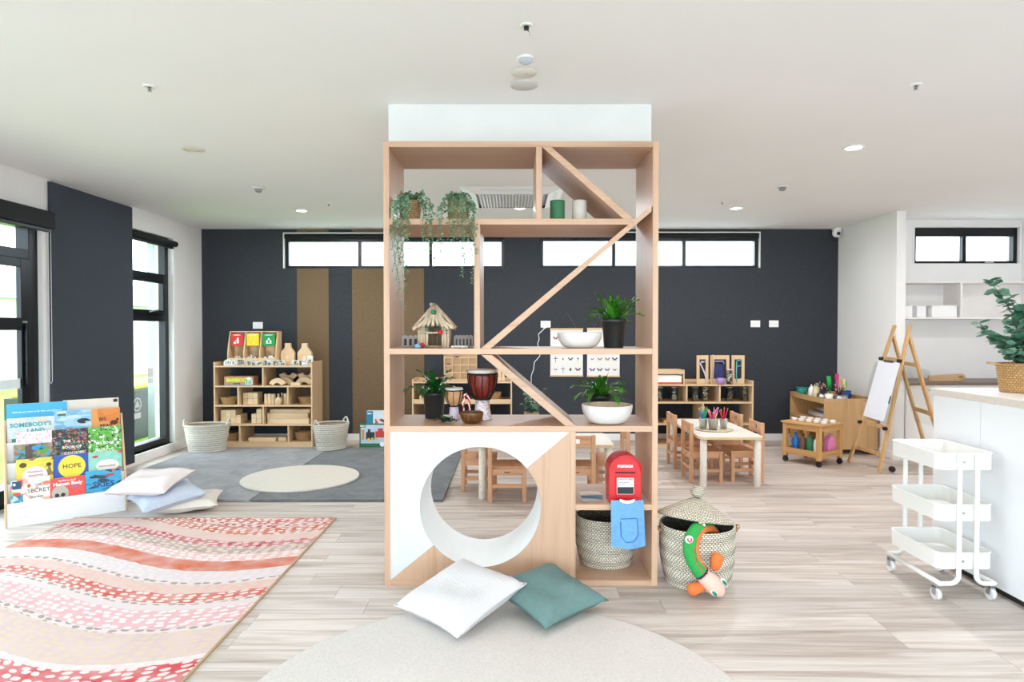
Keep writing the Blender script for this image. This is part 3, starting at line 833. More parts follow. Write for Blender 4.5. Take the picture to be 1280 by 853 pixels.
# trailing plants in wicker pots on the top shelf
WICK = weave('wicker_brown', '#d3ae82', '#b98f62', '#7a5a3c', 90, 34)
STR = leafmat('string_leaf', '#4a7a55', '#93b596', .5)
STEMG = plain('#5b7a4e', .6, name='vine_stem')
def trailing(px, Y, pot_w, pot_h, strands, label, seed):
    base = on_shelf(px, Y, zs1 + .001)
    r = root('trailing_plant', label, 'potted plant', base)
    n = 28; prof = [(.0001, 0), (pot_w * .42, 0)]
    for k in range(12):
        z = pot_h * (k + .5) / 12; w = pot_w * (.44 + .08 * math.sin(PI * (k + .5) / 12 * .8))
        prof += [(w + .0015, z), (w - .001, z + pot_h / 24)]
    prof += [(pot_w * .44, pot_h), (pot_w * .40, pot_h * .85), (.0001, pot_h * .85)]
    part('wicker_pot', MB().lathe(prof, n), WICK, r)
    rr_ = random.Random(seed)
    def leaf(mb, c, s):
        M = Matrix.Translation(c) @ Matrix.Rotation(rr_.random() * 6.28, 4, 'Z') @ Matrix.Rotation(rr_.uniform(-.9, .9), 4, 'X') @ Matrix.Rotation(rr_.uniform(-.9, .9), 4, 'Y')
        mb.add([(0, 0, 0), (s * .5, -s * .42, s * .1), (s, -s * .2, 0), (s * 1.1, s * .1, 0), (s * .8, s * .45, s * .1), (s * .3, s * .35, .0)], [(0, 1, 2, 3, 4, 5)], M=M)
    for (sx, yb, yt) in strands:
        mb = MB(); mb.m = 0
        top = Vector((rr_.uniform(-.02, .02), -.01, pot_h))
        e = at_y(sx, yb, UF - .03) - base
        edge = Vector((e.x + rr_.uniform(-.01, .01), UF - .025 - base.y, pot_h * .45))
        hang = e.z
        pts = [top, Vector((top.x * .5 + e.x * .5, (edge.y) * .45, pot_h + .03)), Vector((e.x * .85 + top.x * .15, edge.y * .8, pot_h * .75)), edge]
        k = int((edge.z - hang) / .025) + 1
        for i in range(1, k + 1):
            t = i / k
            pts.append(Vector((edge.x * (1 - t) + e.x * t + math.sin(i * 1.1 + sx) * .006, edge.y + rr_.uniform(-.006, .004), edge.z + (hang - edge.z) * t)))
        mb.tube(pts, .0012, 4)
        mb.m = 1
        for i in range(len(pts) - 1):
            for q in range(4):
                p = pts[i].lerp(pts[i + 1], q / 4)
                s = .017 * (1 - .45 * i / len(pts)) * rr_.uniform(.75, 1.2)
                for _ in range(2 if i < 4 else 1): leaf(mb, p + Vector((rr_.uniform(-.006, .006), rr_.uniform(-.006, .006), 0)), s)
        part('strand', mb, [STEMG, STR], r)
    for q in range(7):
        mb = MB(); a = q / 7 * 6.28 + rr_.random() * .5
        for i in range(22):
            d = rr_.random()
            c = Vector((math.cos(a + rr_.uniform(-.5, .5)) * pot_w * (.25 + .5 * d), math.sin(a + rr_.uniform(-.5, .5)) * pot_w * (.2 + .45 * d), pot_h * (1.05 - .45 * d ** 2) + rr_.uniform(0, .03)))
            leaf(mb, c, rr_.uniform(.015, .026))
        part('foliage', mb, STR, r)
trailing(513, 3.66, .115, .125, [(492, 340, 0), (495, 352, 0), (498, 372, 0), (501, 330, 0), (504, 388, 0), (507, 345, 0), (511, 300, 0), (528, 303, 0), (533, 325, 0), (537, 318, 0), (541, 335, 0), (489, 310, 0)], 'trailing plant in pale wicker pot, nearest the edge of the top shelf', 21)
trailing(573, 3.66, .115, .125, [(550, 318, 0), (552, 330, 0), (561, 300, 0), (565, 318, 0), (570, 300, 0), (576, 312, 0), (579, 348, 0), (582, 330, 0), (588, 330, 0), (591, 356, 0), (593, 318, 0)], 'trailing plant in brown wicker pot above the stick house', 22)

# two cylinders on the top shelf
def canister(px, col, label, cat):
    r = root('candle_holder', label, cat, on_shelf(px, 3.60, zs1 + .001))
    m = plain(col, .6, var=.05, vs=30)
    part('body', MB().lathe([(.0001, 0), (.038, 0), (.041, .004), (.041, .108), (.038, .112), (.034, .112), (.034, .02), (.0001, .02)], 32), m, r)
    part('rim', MB().lathe([(.034, .109), (.0415, .109), (.0415, .114), (.034, .114), (.034, .109)], 32), m, r)
canister(696.5, '#37744e', 'matt green cylindrical pot on the top shelf', 'pot')
canister(724, '#c9c3ba', 'pale grey cylindrical pot on the top shelf', 'pot')

# white bowls
def bowl(loc, R0, H, mats, label, name='bowl', rb=.45):
    r = root(name, label, 'bowl', loc)
    po = [(R0 * rb, 0)] + [(R0 * (rb + (1 - rb) * math.sin(t * PI / 2) ** .9), H * (1 - math.cos(t * PI / 2)) ** 1.0 if t > 0 else 0) for t in [k / 12 for k in range(1, 13)]]
    pi_ = [(a * .955, max(b_, H * .06) if k < len(po) - 1 else H) for k, (a, b_) in enumerate(po)][::-1]
    part('outer_shell', MB().lathe([(.0001, 0)] + po + [(R0 * .97, H * 1.005)], 40, caps=False), mats[0], r)
    part('inner_glaze', MB().lathe([(R0 * .972, H * 1.004)] + [(a, b_ + H * .05 * (1 - b_ / H)) for a, b_ in pi_] + [(.0001, H * .06)], 40, caps=False), mats[1], r)
    return r
CER = plain('#dedddc', .3, var=.02, name='white_ceramic')
bowl(on_shelf(724.5, 3.62, zs2 + .001), .125, .088, (CER, CER), 'white oval ceramic bowl beside the bright fern')
bowl(on_shelf(759, 3.615, zs3 + .001), .142, .105, (plain('#dedbd8', .55, var=.04, vs=40, bmp=.15, bs=60, name='white_paper_mache'), plain('#cbb79c', .7, var=.15, vs=30, name='beige_glaze')), 'white handmade bowl with beige inside on lower shelf')
bowl(on_shelf(589.5, 3.62, zs3 + .001), .066, .062, (cells('coconut_shell', ['#4a2a10', '#573212', '#5f3815', '#7a5226'], 160, .3), plain('#6a431f', .5, name='coconut_inside')), 'small speckled brown bowl in front of the drums', rb=.5)

# ------------------------------------------------------------------ stick house and tiny buildings
STICK = wood('driftwood', '#dccab0', '#b7a083', 'z', .8, 4, 40, .25)
STICKD = wood('weathered', '#a9967e', '#84725d', 'z', .85, 4, 40, .3)
hb = on_shelf(543.5, 3.68, zs2 + .001)
r = root('stick_house', 'little house built of pale sticks with red and green beads', 'model house', hb)
rs = random.Random(9)
hw, hd, hh = .082, .06, .115
for i in range(12):
    x = -hw + i * 2 * hw / 11
    if not (3 < i < 9): part('wall_stick', MB().tube([(x, -hd, 0), (x + rs.uniform(-.002, .002), -hd, hh + rs.uniform(-.006, .008))], .0075, 7), STICK, r)
    part('wall_stick', MB().tube([(x, hd, 0), (x, hd, hh)], .0075, 7), STICKD, r)
for i in range(6):
    for sx in (-1, 1):
        y_ = -hd + .012 + i * (2 * hd - .024) / 5
        part('wall_stick', MB().tube([(sx * hw, y_, 0), (sx * hw, y_, hh)], .0075, 7), STICK, r)
part('lintel', MB().tube([(-hw - .005, -hd - .01, .09), (0, -hd - .014, .084), (hw + .008, -hd - .01, .092)], .006, 7), STICK, r)
part('doorstep', MB().tube([(-.04, -hd - .012, .006), (0, -hd - .014, .007), (.05, -hd - .012, .006)], .007, 7), STICKD, r)
apex = .235
for i in range(9):
    t = (i / 8 - .5) * 2
    for sy in (-1, 1):
        part('roof_stick', MB().tube([(t * .012, sy * .006, apex + rs.uniform(-.008, .006)), (t * .055, sy * (.06 - .01 * abs(t)), .175 - .025 * abs(t)), (t * .112, sy * (hd + .03), .128 - .022 * abs(t) + rs.uniform(-.006, .006))], .0085, 7), STICK, r)
for sx in (-1, 1):
    for k in range(3):
        part('roof_stick', MB().tube([(sx * .012, (k - 1) * .01, apex), (sx * .118, (k - 1) * .05, .112 + rs.uniform(-.004, .004))], .008, 7), STICK, r)
part('ridge_pole', MB().tube([(-.016, -.05, apex + .010), (-.004, .05, apex + .012)], .009, 7), STICKD, r)
RED = plain('#c81f22', .35, name='red_bead'); GRN = plain('#1f7a4d', .35, name='green_bead')
for (bx, bz, rad_, m) in ((.042, .086, .014, RED), (-.06, .015, .014, RED), (0, .2, .015, GRN), (-.065, .135, .009, GRN), (.035, .128, .009, GRN), (-.03, .10, .008, GRN)):
    part('bead', MB().ball((bx, -hd - .024 if bz < .13 else -hd * .55 - .02, bz), rad_, n=12, m=8), m, r)
GREY = plain('#8d8580', .8, var=.15, vs=60, name='grey_resin'); GREYL = plain('#b9b4b2', .8, var=.15, vs=60, name='pale_resin')
def arcade(px, Y, w, h, m, label, arches=5):
    q = on_shelf(px, Y, zs2 + .001)
    rt_ = root('model_building', label, 'model building', q)
    part('walls', MB().box(-w / 2, w / 2, .004, .05, 0, h * .9), m, rt_, .001)
    for k in range(arches + 1):
        x = -w / 2 + w * k / arches
        part('pillar', MB().box(x - .004, x + .004, -.002, .004, 0, h * .85), m, rt_)
    part('cornice', MB().box(-w / 2 - .004, w / 2 + .004, -.004, .054, h * .85, h * .93), m, rt_, .001)
    for k in range(arches):
        x = -w / 2 + w * (k + .5) / arches
        part('merlon', MB().box(x - .006, x + .006, -.002, .01, h * .93, h), m, rt_)
        part('opening', MB().box(x - w / arches * .25, x + w / arches * .25, .001, .0045, h * .15, h * .7), plain('#4d4744', .8, name='opening_shade'), rt_)
arcade(579.5, 3.63, .10, .072, GREY, 'small grey toy arcade building to the right of stick house')
arcade(513, 3.74, .09, .07, GREYL, 'small pale toy building half behind the stick house', 3)
thing('glass_dome', MB().lathe([(.0001, 0), (.016, 0), (.02, .008), (.014, .02), (.0001, .026)], 16), plain('#7fb4d6', .1, name='blue_glass'), 'tiny blue glass ornament at the foot of the stick house', 'ornament', on_shelf(522, 3.57, zs2 + .001))
for k in range(5):
    thing('white_pebble', MB().ball((0, 0, .007), .011 + .003 * (k % 2), .009, .007, 10, 6), plain('#e9e6e2', .6, name='white_stone'), 'small white pebble lying beside the stick house', 'pebble',
          on_shelf(566 + k * 4.2, 3.585 + .012 * (k % 3), zs2 + .001), group='white pebbles by the stick house')

# ------------------------------------------------------------------ drums
def djembe(loc, s, shell, foot, label, rope, strips):
    r = root('djembe_drum', label, 'drum', loc)
    H = .29 * s
    part('bowl_shell', MB().lathe([(.038 * s, .115 * s), (.042 * s, .13 * s), (.068 * s, .165 * s), (.080 * s, .21 * s), (.082 * s, .25 * s), (.081 * s, .278 * s), (.0001, .278 * s)], 36), shell, r)
    part('foot', MB().lathe([(.0001, 0), (.056 * s, 0), (.054 * s, .01 * s), (.045 * s, .06 * s), (.040 * s, .115 * s), (.0001, .115 * s)], 32), foot, r)
    part('drum_skin', MB().lathe([(.084 * s, .272 * s), (.084 * s, .288 * s), (.078 * s, .293 * s), (.0001, .292 * s)], 36), plain('#e5ded4', .6, name='drum_hide'), r)
    part('hoop', MB().tube([(math.cos(k * PI / 16) * .086 * s, math.sin(k * PI / 16) * .086 * s, .268 * s) for k in range(32)], .005 * s, 6, True), rope, r)
    part('lower_hoop', MB().tube([(math.cos(k * PI / 16) * .046 * s, math.sin(k * PI / 16) * .046 * s, .122 * s) for k in range(32)], .006 * s, 6, True), rope, r)
    for k in range(strips):
        a = 2 * PI * k / strips
        pts = [(.086, .268), (.085, .24), (.083, .21), (.071, .165), (.047, .124)]
        part('rope', MB().tube([(math.cos(a + (.06 if i % 2 else 0)) * q[0] * s, math.sin(a + (.06 if i % 2 else 0)) * q[0] * s, q[1] * s) for i, q in enumerate(pts)], .0035 * s, 5), rope, r)
    return r
CORD = plain('#1a1413', .8, name='black_rope')
djembe(on_shelf(603, 3.76, zs3 + .001), 1.0, wood('mahogany', '#7d2617', '#4f140d', 'z', .3, 2, 30), cells('painted_foot', ['#ece6e4', '#efe9e8', '#e6dfe0', '#c4344a', '#f0ece8', '#8fb4c8'], 170), 'large red-brown djembe drum with white and red painted foot', CORD, 12)
djembe(on_shelf(567.5, 3.78, zs3 + .001), .63, wood('lightwood', '#d7a678', '#bd8757', 'z', .4, 2, 30), plain('#ddd3e2', .6, var=.06, vs=60, name='lilac_foot'), 'small light wood djembe drum with pale lilac foot', CORD, 8)
br = on_shelf(582.5, 3.70, zs3 + .001)
r = root('rope_strap', 'red and white twisted strap hanging from the large drum', 'strap', br)
tw = MB(); tr_ = MB()
lp = []
for k in range(41):
    t = k / 40
    lp.append(Vector((math.sin(t * 2 * PI) * .020 * (1 if t < .5 else .8), -.0, .155 - .075 * (1 - math.cos(t * 2 * PI)))))
for j, m_ in ((0, tw), (PI, tr_)):
    m_.tube([p + Vector((math.cos(i * 1.1 + j) * .0035, math.sin(i * 1.1 + j) * .0035, 0)) for i, p in enumerate(lp)], .004, 5)
part('white_yarn', tw, plain('#f0e6e0', .8, name='white_yarn'), r)
part('red_yarn', tr_, plain('#cf3530', .8, name='red_yarn'), r)
part('tassel', MB().tube([(0, 0, .012), (-.012, -.004, .002), (-.03, -.006, .002)], .003, 5).tube([(0, 0, .012), (.02, -.006, .003)], .003, 5), plain('#e6d7c4', .8, name='tassel_yarn'), r)
r = root('dark_leaf_sprig', 'dark green leaf sprig lying on the shelf by the black pot', 'leaves', on_shelf(557, 3.62, zs3 + .003))
for k in range(7):
    part('leaf', strap_leaf(.07 + .01 * (k % 3), .016, math.radians(22), math.radians(30), 300 + k), leafmat('darkest_leaf', '#0f2a14', '#1f4a22', .3), r, loc=((k - 3) * .008, (k % 3) * .006, .004), rot=(0, 0, k * .9))

# ------------------------------------------------------------------ cubby: papers, postbox, cloth, basket
for k, (dx, dy, rz, col) in enumerate(((0, 0, .2, '#f2f0ec'), (.004, .012, -.15, '#9fc0d8'), (-.004, .018, .05, '#efe9dd'))):
    q = on_shelf(740, 3.60, zc)
    part_ = thing('folded_card', MB().grid(lambda u, v: ((u - .5) * .12, (v - .5) * .075, .002 + .014 * k + .007 * math.sin(u * PI) * (1 - v * .4)), 8, 4).grid(lambda u, v: ((u - .5) * .12, (v - .5) * .075, .0005 + .0142 * k), 8, 4), plain(col, .7, var=.05), ('bottom cream folded card', 'middle blue folded card', 'top cream folded card')[k] + ' of the small pile in the cubby', 'card', q + Vector((dx, dy, .001)), (0, 0, rz))
PRED = plain('#d6242b', .35, var=.03, name='postbox_red')
pb = on_shelf(782, 3.535, zc + .001)
r = root('toy_postbox', 'red toy postbox with rounded top standing in the cubby', 'postbox', pb)
W_, Hs, Hb = .088, .17, .262
arch = [(-W_, 0), (W_, 0), (W_, Hs)] + [(W_ * math.cos(a), Hs + (Hb - Hs) * math.sin(a)) for a in [PI * k / 16 for k in range(1, 16)]] + [(-W_, Hs)]
part('body', MB().prism(arch, 0, .13, 'y'), PRED, r, .003)
hood = [(p[0] * 1.06, Hs + (p[1] - Hs) * 1.05) for p in arch[2:]]
hood2 = hood + [(p[0] * .94, Hs + (p[1] - Hs) * .94) for p in hood[::-1]]
part('hood', MB().prism(hood2, -.018, .132, 'y'), PRED, r, .002)
part('slot', MB().box(-.055, .055, -.003, .001, .162, .170), plain('#3a0508', .6, name='slot_dark'), r)
part('lettering', text_mb('POSTBOX', .019, .0012, bold=.0009), plain('#fbf3f0', .5, name='white_print'), r, loc=(0, -.0022, .195))
dr_ = part('door', MB().box(-.055, .055, -.006, .001, .02, .148), plain('#cf1f28', .35, var=.03, name='postbox_door'), r, .003)
part('notice', MB().box(-.047, .047, -.0075, -.006, .048, .138), plain('#f0ece9', .6, name='notice_card'), dr_)
part('window', MB().box(-.045, .045, -.0085, -.0075, .050, .088), plain('#1d1e22', .4, name='notice_window'), dr_)
part('notice_stripe', MB().box(-.045, .045, -.0085, -.0075, .126, .136), cells('notice_hatch', ['#d8d4d2', '#3a3a3c', '#e8e4e0', '#8a8480'], 300), dr_)
for k in range(2):
    part('notice_line', MB().box(-.04, .02 - .02 * k, -.0085, -.0075, .112 - .01 * k, .1145 - .01 * k), plain('#5a5a5e', .6, name='print_grey'), dr_)
CLO = plain('#6fa6dd', .85, var=.1, vs=50, bmp=.5, bs=300, name='blue_cloth')
r = root('blue_apron', 'light blue cloth apron with pocket hanging from the cubby shelf', 'apron', at_y(783, 625, UF - .012))
def cloth(u, v, off=0):
    x = (u - .5) * (.175 + .01 * v); z = .0 - v * .25 - .012 * math.sin(u * PI) * v
    return (x + .008 * v, -.016 - .006 * math.sin(u * 9 + v * 3) * v - .006 * math.sin(PI * u) - off, z)
part('cloth', MB().grid(lambda u, v: cloth(u, v), 20, 20).grid(lambda u, v: tuple(Vector(cloth(u, v)) + Vector((.004, .007, .0))), 20, 20), CLO, r)
pk = [(.28, .38), (.78, .36), (.80, .72), (.66, .84), (.42, .86), (.30, .74), (.28, .38)]
part('pocket', MB().grid(lambda u, v: cloth(.29 + .5 * u, .37 + .46 * v, .0025), 8, 8), CLO, r)
pts = []
for i in range(len(pk) - 1):
    for q in range(6):
        a_ = pk[i][0] + (pk[i + 1][0] - pk[i][0]) * q / 6; b_ = pk[i][1] + (pk[i + 1][1] - pk[i][1]) * q / 6
        pts.append(cloth(a_, b_, .004))
part('piping', MB().tube(pts, .0022, 5), plain('#3d78bd', .8, name='blue_piping'), r)
part('neck_band', MB().grid(lambda u, v: ((u - .5) * .08, -.026 - .004 * math.sin(u * PI), .012 - v * .016 - .010 * math.sin(u * PI)), 10, 2), plain('#f0efee', .8, name='white_band'), r)

# ------------------------------------------------------------------ baskets
SEA = weave('seagrass', '#f2ecdd', '#ddd3bd', '#66625a', 95, 64, .85, .8)
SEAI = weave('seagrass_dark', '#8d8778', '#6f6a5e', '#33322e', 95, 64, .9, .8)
def rib(rf, h, n, amp=.0022):
    out = []
    for k in range(n * 4 + 1):
        z = h * k / (n * 4)
        out.append((rf(z / h) + amp * math.sin(k * PI / 2), z))
    return out
def basket(loc, rf, h, label, mats, n=22, sx=1, sy=1, rz=0, name='woven_basket', th=.011, group=None, amp=.0022):
    r = root(name, label, 'basket', loc, rz, group)
    po = rib(rf, h, n, amp)
    part('outer_weave', MB().lathe([(.0001, 0)] + po, 56, sx=sx, sy=sy, caps=False), mats[0], r)
    pi_ = [(a - th, max(b_, .012)) for a, b_ in po][::-1]
    part('inner_weave', MB().lathe(pi_ + [(.0001, .012)], 56, sx=sx, sy=sy, caps=False), mats[1], r)
    part('rim', MB().tube([(math.cos(2 * PI * k / 56) * (rf(1) - th / 2) * sx, math.sin(2 * PI * k / 56) * (rf(1) - th / 2) * sy, h) for k in range(56)], th * .62, 8, True), mats[0], r)
    return r
basket(on_shelf(757.5, 3.80, T + .001), lambda t: .150 + .032 * math.sin(min(1, t * 1.4) * PI / 2), .275, 'seagrass basket tucked in the bottom cubby of the shelf unit', (SEA, SEAI))
lb = Vector((at_z(871, 735, 0).x + .03, 3.585, .001))
LH = .315
lbk = basket(lb, lambda t: .175 + .03 * math.sin(min(1, t * 1.5) * PI / 2), LH, 'tall lidded seagrass basket on the floor beside the shelf unit', (SEA, SEAI), 26, name='lidded_basket')
for sx in (-1, 1):
    part('handle', MB().tube([(sx * (.205 + .026 * math.sin(t * PI)), -.03 + .06 * t if sx > 0 else .03 - .06 * t, .285 + .02 * math.sin(t * PI)) for t in [k / 10 for k in range(11)]], .009, 8), WICK, lbk)
# tilted lid
r = root('basket_lid', 'pointed seagrass lid with knob resting askew on lidded basket', 'lid', lb + Vector((-.004, .02, LH - .012)))
lp_ = [(.0001, .105), (.03, .10), (.10, .062), (.17, .024), (.207, .0), (.209, -.012), (.200, -.014), (.165, .008), (.09, .045), (.0001, .085)]
Mt = Matrix.Rotation(math.radians(8), 4, 'Y') @ Matrix.Rotation(math.radians(-10), 4, 'X')
part('cover', MB().lathe(lp_, 56), weave('seagrass_lid', '#ece5d4', '#d5cab2', '#6d685c', 130, 64, .85, .8), r, rot=Mt.to_euler(), loc=(0, 0, .05))
part('knob', MB().ball((0, 0, .135), .038, .038, .034, 20, 12), SEA, r, rot=Mt.to_euler(), loc=(0, 0, .05))

# ------------------------------------------------------------------ snake toy
sn = root('snake_toy', 'green stuffed snake toy with pink head hanging out of lidded basket', 'toy', (lb.x, lb.y, 0))
def S(px, py, Y): return at_y(px, py, Y) - Vector((lb.x, lb.y, 0))
body = [S(897, 690, 3.60), S(894, 672, 3.56), S(884, 661, 3.50), S(872, 662, 3.425), S(865, 672, 3.385), S(862.5, 686, 3.355), S(866, 700, 3.345), S(873, 712, 3.338), S(878, 718, 3.335)]
def smooth_path(P, k=5):
    out = []
    for i in range(len(P) - 1):
        a = P[max(i - 1, 0)]; b_ = P[i]; c = P[i + 1]; d = P[min(i + 2, len(P) - 1)]
        for q in range(k):
            t = q / k
            out.append(.5 * ((2 * b_) + (c - a) * t + (2 * a - 5 * b_ + 4 * c - d) * t * t + (3 * b_ - a - 3 * c + d) * t ** 3))
    return out + [P[-1]]
sp = smooth_path(body)
SG = plain('#2fa24a', .85, var=.06, vs=40, bmp=.3, bs=300, name='green_felt')
SO = plain('#e8793c', .85, var=.06, vs=40, bmp=.3, bs=300, name='orange_felt')
SPK = plain('#efc5b4', .85, var=.04, vs=40, bmp=.3, bs=300, name='pink_felt')
part('body', MB().tube(sp, [.036] * 3 + [.037] * (len(sp) - 3), 16), SG, sn)
part('belly', MB().tube([p + Vector((.020, -.004, -.004)) for p in sp[8:-1]], .025, 12), SO, sn, label='orange belly')
part('belly_braid', MB().tube([p + Vector((.010 + .004 * math.sin(i * 1.6), -.034, .002)) for i, p in enumerate(sp[12:-1])], .0035, 6), plain('#c0304a', .8, name='crimson_braid'), sn)
part('collar', MB().tube([sp[-3], sp[-1]], .039, 16), plain('#3b2350', .85, name='purple_felt'), sn)
h0 = sp[-1]; h1 = S(904, 744, 3.335)
hd_ = (h1 - h0)
part('head', MB().tube([h0 + hd_ * t for t in (0, .12, .3, .5, .7, .85, .95, 1.0)], [.036, .042, .047, .049, .045, .034, .022, .006], 18), SPK, sn, label='pink head')
for (px, py, rot_) in ((905, 728, .85), (892.5, 741.5, .75)):
    c = S(px, py, 3.296)
    M = Matrix.Translation(c) @ Matrix.Rotation(rot_, 4, 'Y')
    e = part('eye', MB().ball((0, .002, 0), .024, .010, .012, 14, 9, M=M), plain('#f4f4f0', .6, name='eye_white'), sn)
    part('iris', MB().ball((.002, -.004, 0), .018, .007, .008, 14, 9, M=M), plain('#0d7f6a', .5, name='teal_iris'), e)
for (px, py, tx, ty) in ((897, 698, 893, 712), (866, 737, 881, 733)):
    a_ = S(px, py, 3.335); c_ = S(tx, ty, 3.335)
    part('foot', MB().tube([a_ + (a_ - c_) * .45, a_ + (a_ - c_) * .3, a_, c_], [.006, .028, .034, .022], 14), SO, sn, label='orange paddle foot')
for (px, py, rz) in ((863.5, 675, 0), (866.5, 697, -.3), (879, 657, 1.2)):
    c = S(px, py, 3.335 if py > 670 else 3.42)
    M = Matrix.Translation(c + Vector((-.008, 0.0, 0))) @ Matrix.Rotation(rz, 4, 'Y')
    pt = part('patch', MB().ball((0, .003, 0), .022, .012, .021, 16, 9, M=M), plain('#f2eee8', .8, name='cream_patch'), sn)
    part('motif', MB().tube([M @ Vector(q) for q in ((-.009, -.007, .010), (-.009, -.008, -.003), (0, -.0085, -.010), (.009, -.008, -.003), (.009, -.007, .010))], .004, 6), RED, pt)
for k in range(4):
    c = S(876 + k * 4, 724 - k * 3.2, 3.292)
    part('stitch', MB().ball(c, .003, n=8, m=5), plain('#6c2050', .7, name='plum_thread'), sn)
thing('leather_pouch', MB().ball((0, 0, 0), .07, .06, .05, 18, 10), plain('#8d4a2c', .7, var=.2, vs=20, name='rust_leather'), 'rust brown soft pouch inside the lidded basket', 'pouch', lb + Vector((-.095, -.02, .235)))

# ================================================================== RUGS
def pile(name, col, var=.08, rough=.95, sc=300):
    return plain(col, rough, var=var, vs=sc * .3, bmp=.8, bs=sc, spec=.15, name=name)
def disc_rug(name, c, R_, h, m, label):
    o = thing(name, MB().lathe([(.0001, 0), (R_ * .996, 0), (R_, h * .4), (R_ * .995, h * .9), (R_ * .985, h), (.0001, h)], 96), m, label, 'rug', c)
    return o
rc = at_z(625, 757, 0)
disc_rug('round_rug', (rc.x, rc.y - .985, .001), .985, .010, pile('cream_pile', '#dcd6d1', .07), 'large pale cream round rug under the two cushions')
# two grey play mats
mh = .022
mx = -2.13
def velvet(name, col, dark):
    m, nt, b = _new(name); v = coords(nt)
    n1 = N(nt, 'ShaderNodeTexNoise'); n1.inputs['Scale'].default_value = 4.5; n1.inputs['Detail'].default_value = 9; n1.inputs['Roughness'].default_value = .72; n1.inputs['Distortion'].default_value = .8
    nt.links.new(v, n1.inputs['Vector'])
    r_ = ramp(nt, [(.36, dark), (.64, col)]); nt.links.new(n1.outputs['Fac'], r_.inputs[0]); nt.links.new(r_.outputs[0], b.inputs['Base Color'])
    b.inputs['Roughness'].default_value = .95; b.inputs['Specular IOR Level'].default_value = .15; b.inputs['Sheen Weight'].default_value = .25
    n2 = N(nt, 'ShaderNodeTexNoise'); n2.inputs['Scale'].default_value = 240; nt.links.new(v, n2.inputs['Vector']); bump(nt, b, n2.outputs['Fac'], .7, .004)
    return m
SLATE = velvet('slate_carpet', '#707275', '#525458')
thing('carpet_mat', B(-3.68, mx - .006, 5.22, 7.56, .001, mh), velvet('ash_carpet', '#9fa0a3', '#7f8185'), 'lighter grey rectangular carpet mat below the tall window', 'mat', bevel=.006)
thing('carpet_mat', B(mx + .006, -.56, 5.22, 7.56, .001, mh), SLATE, 'darker grey rectangular carpet mat by the shelf unit', 'mat', bevel=.006)
q0, q1 = at_z(380, 583.5, mh), at_z(372, 616.5, mh)
disc_rug('round_rug', ((q0.x + q1.x) / 2, (q0.y + q1.y) / 2, mh + .001), (q0.y - q1.y) / 2, .018, pile('ivory_pile', '#ddd7cc', .06), 'small ivory round rug lying across the grey mats')

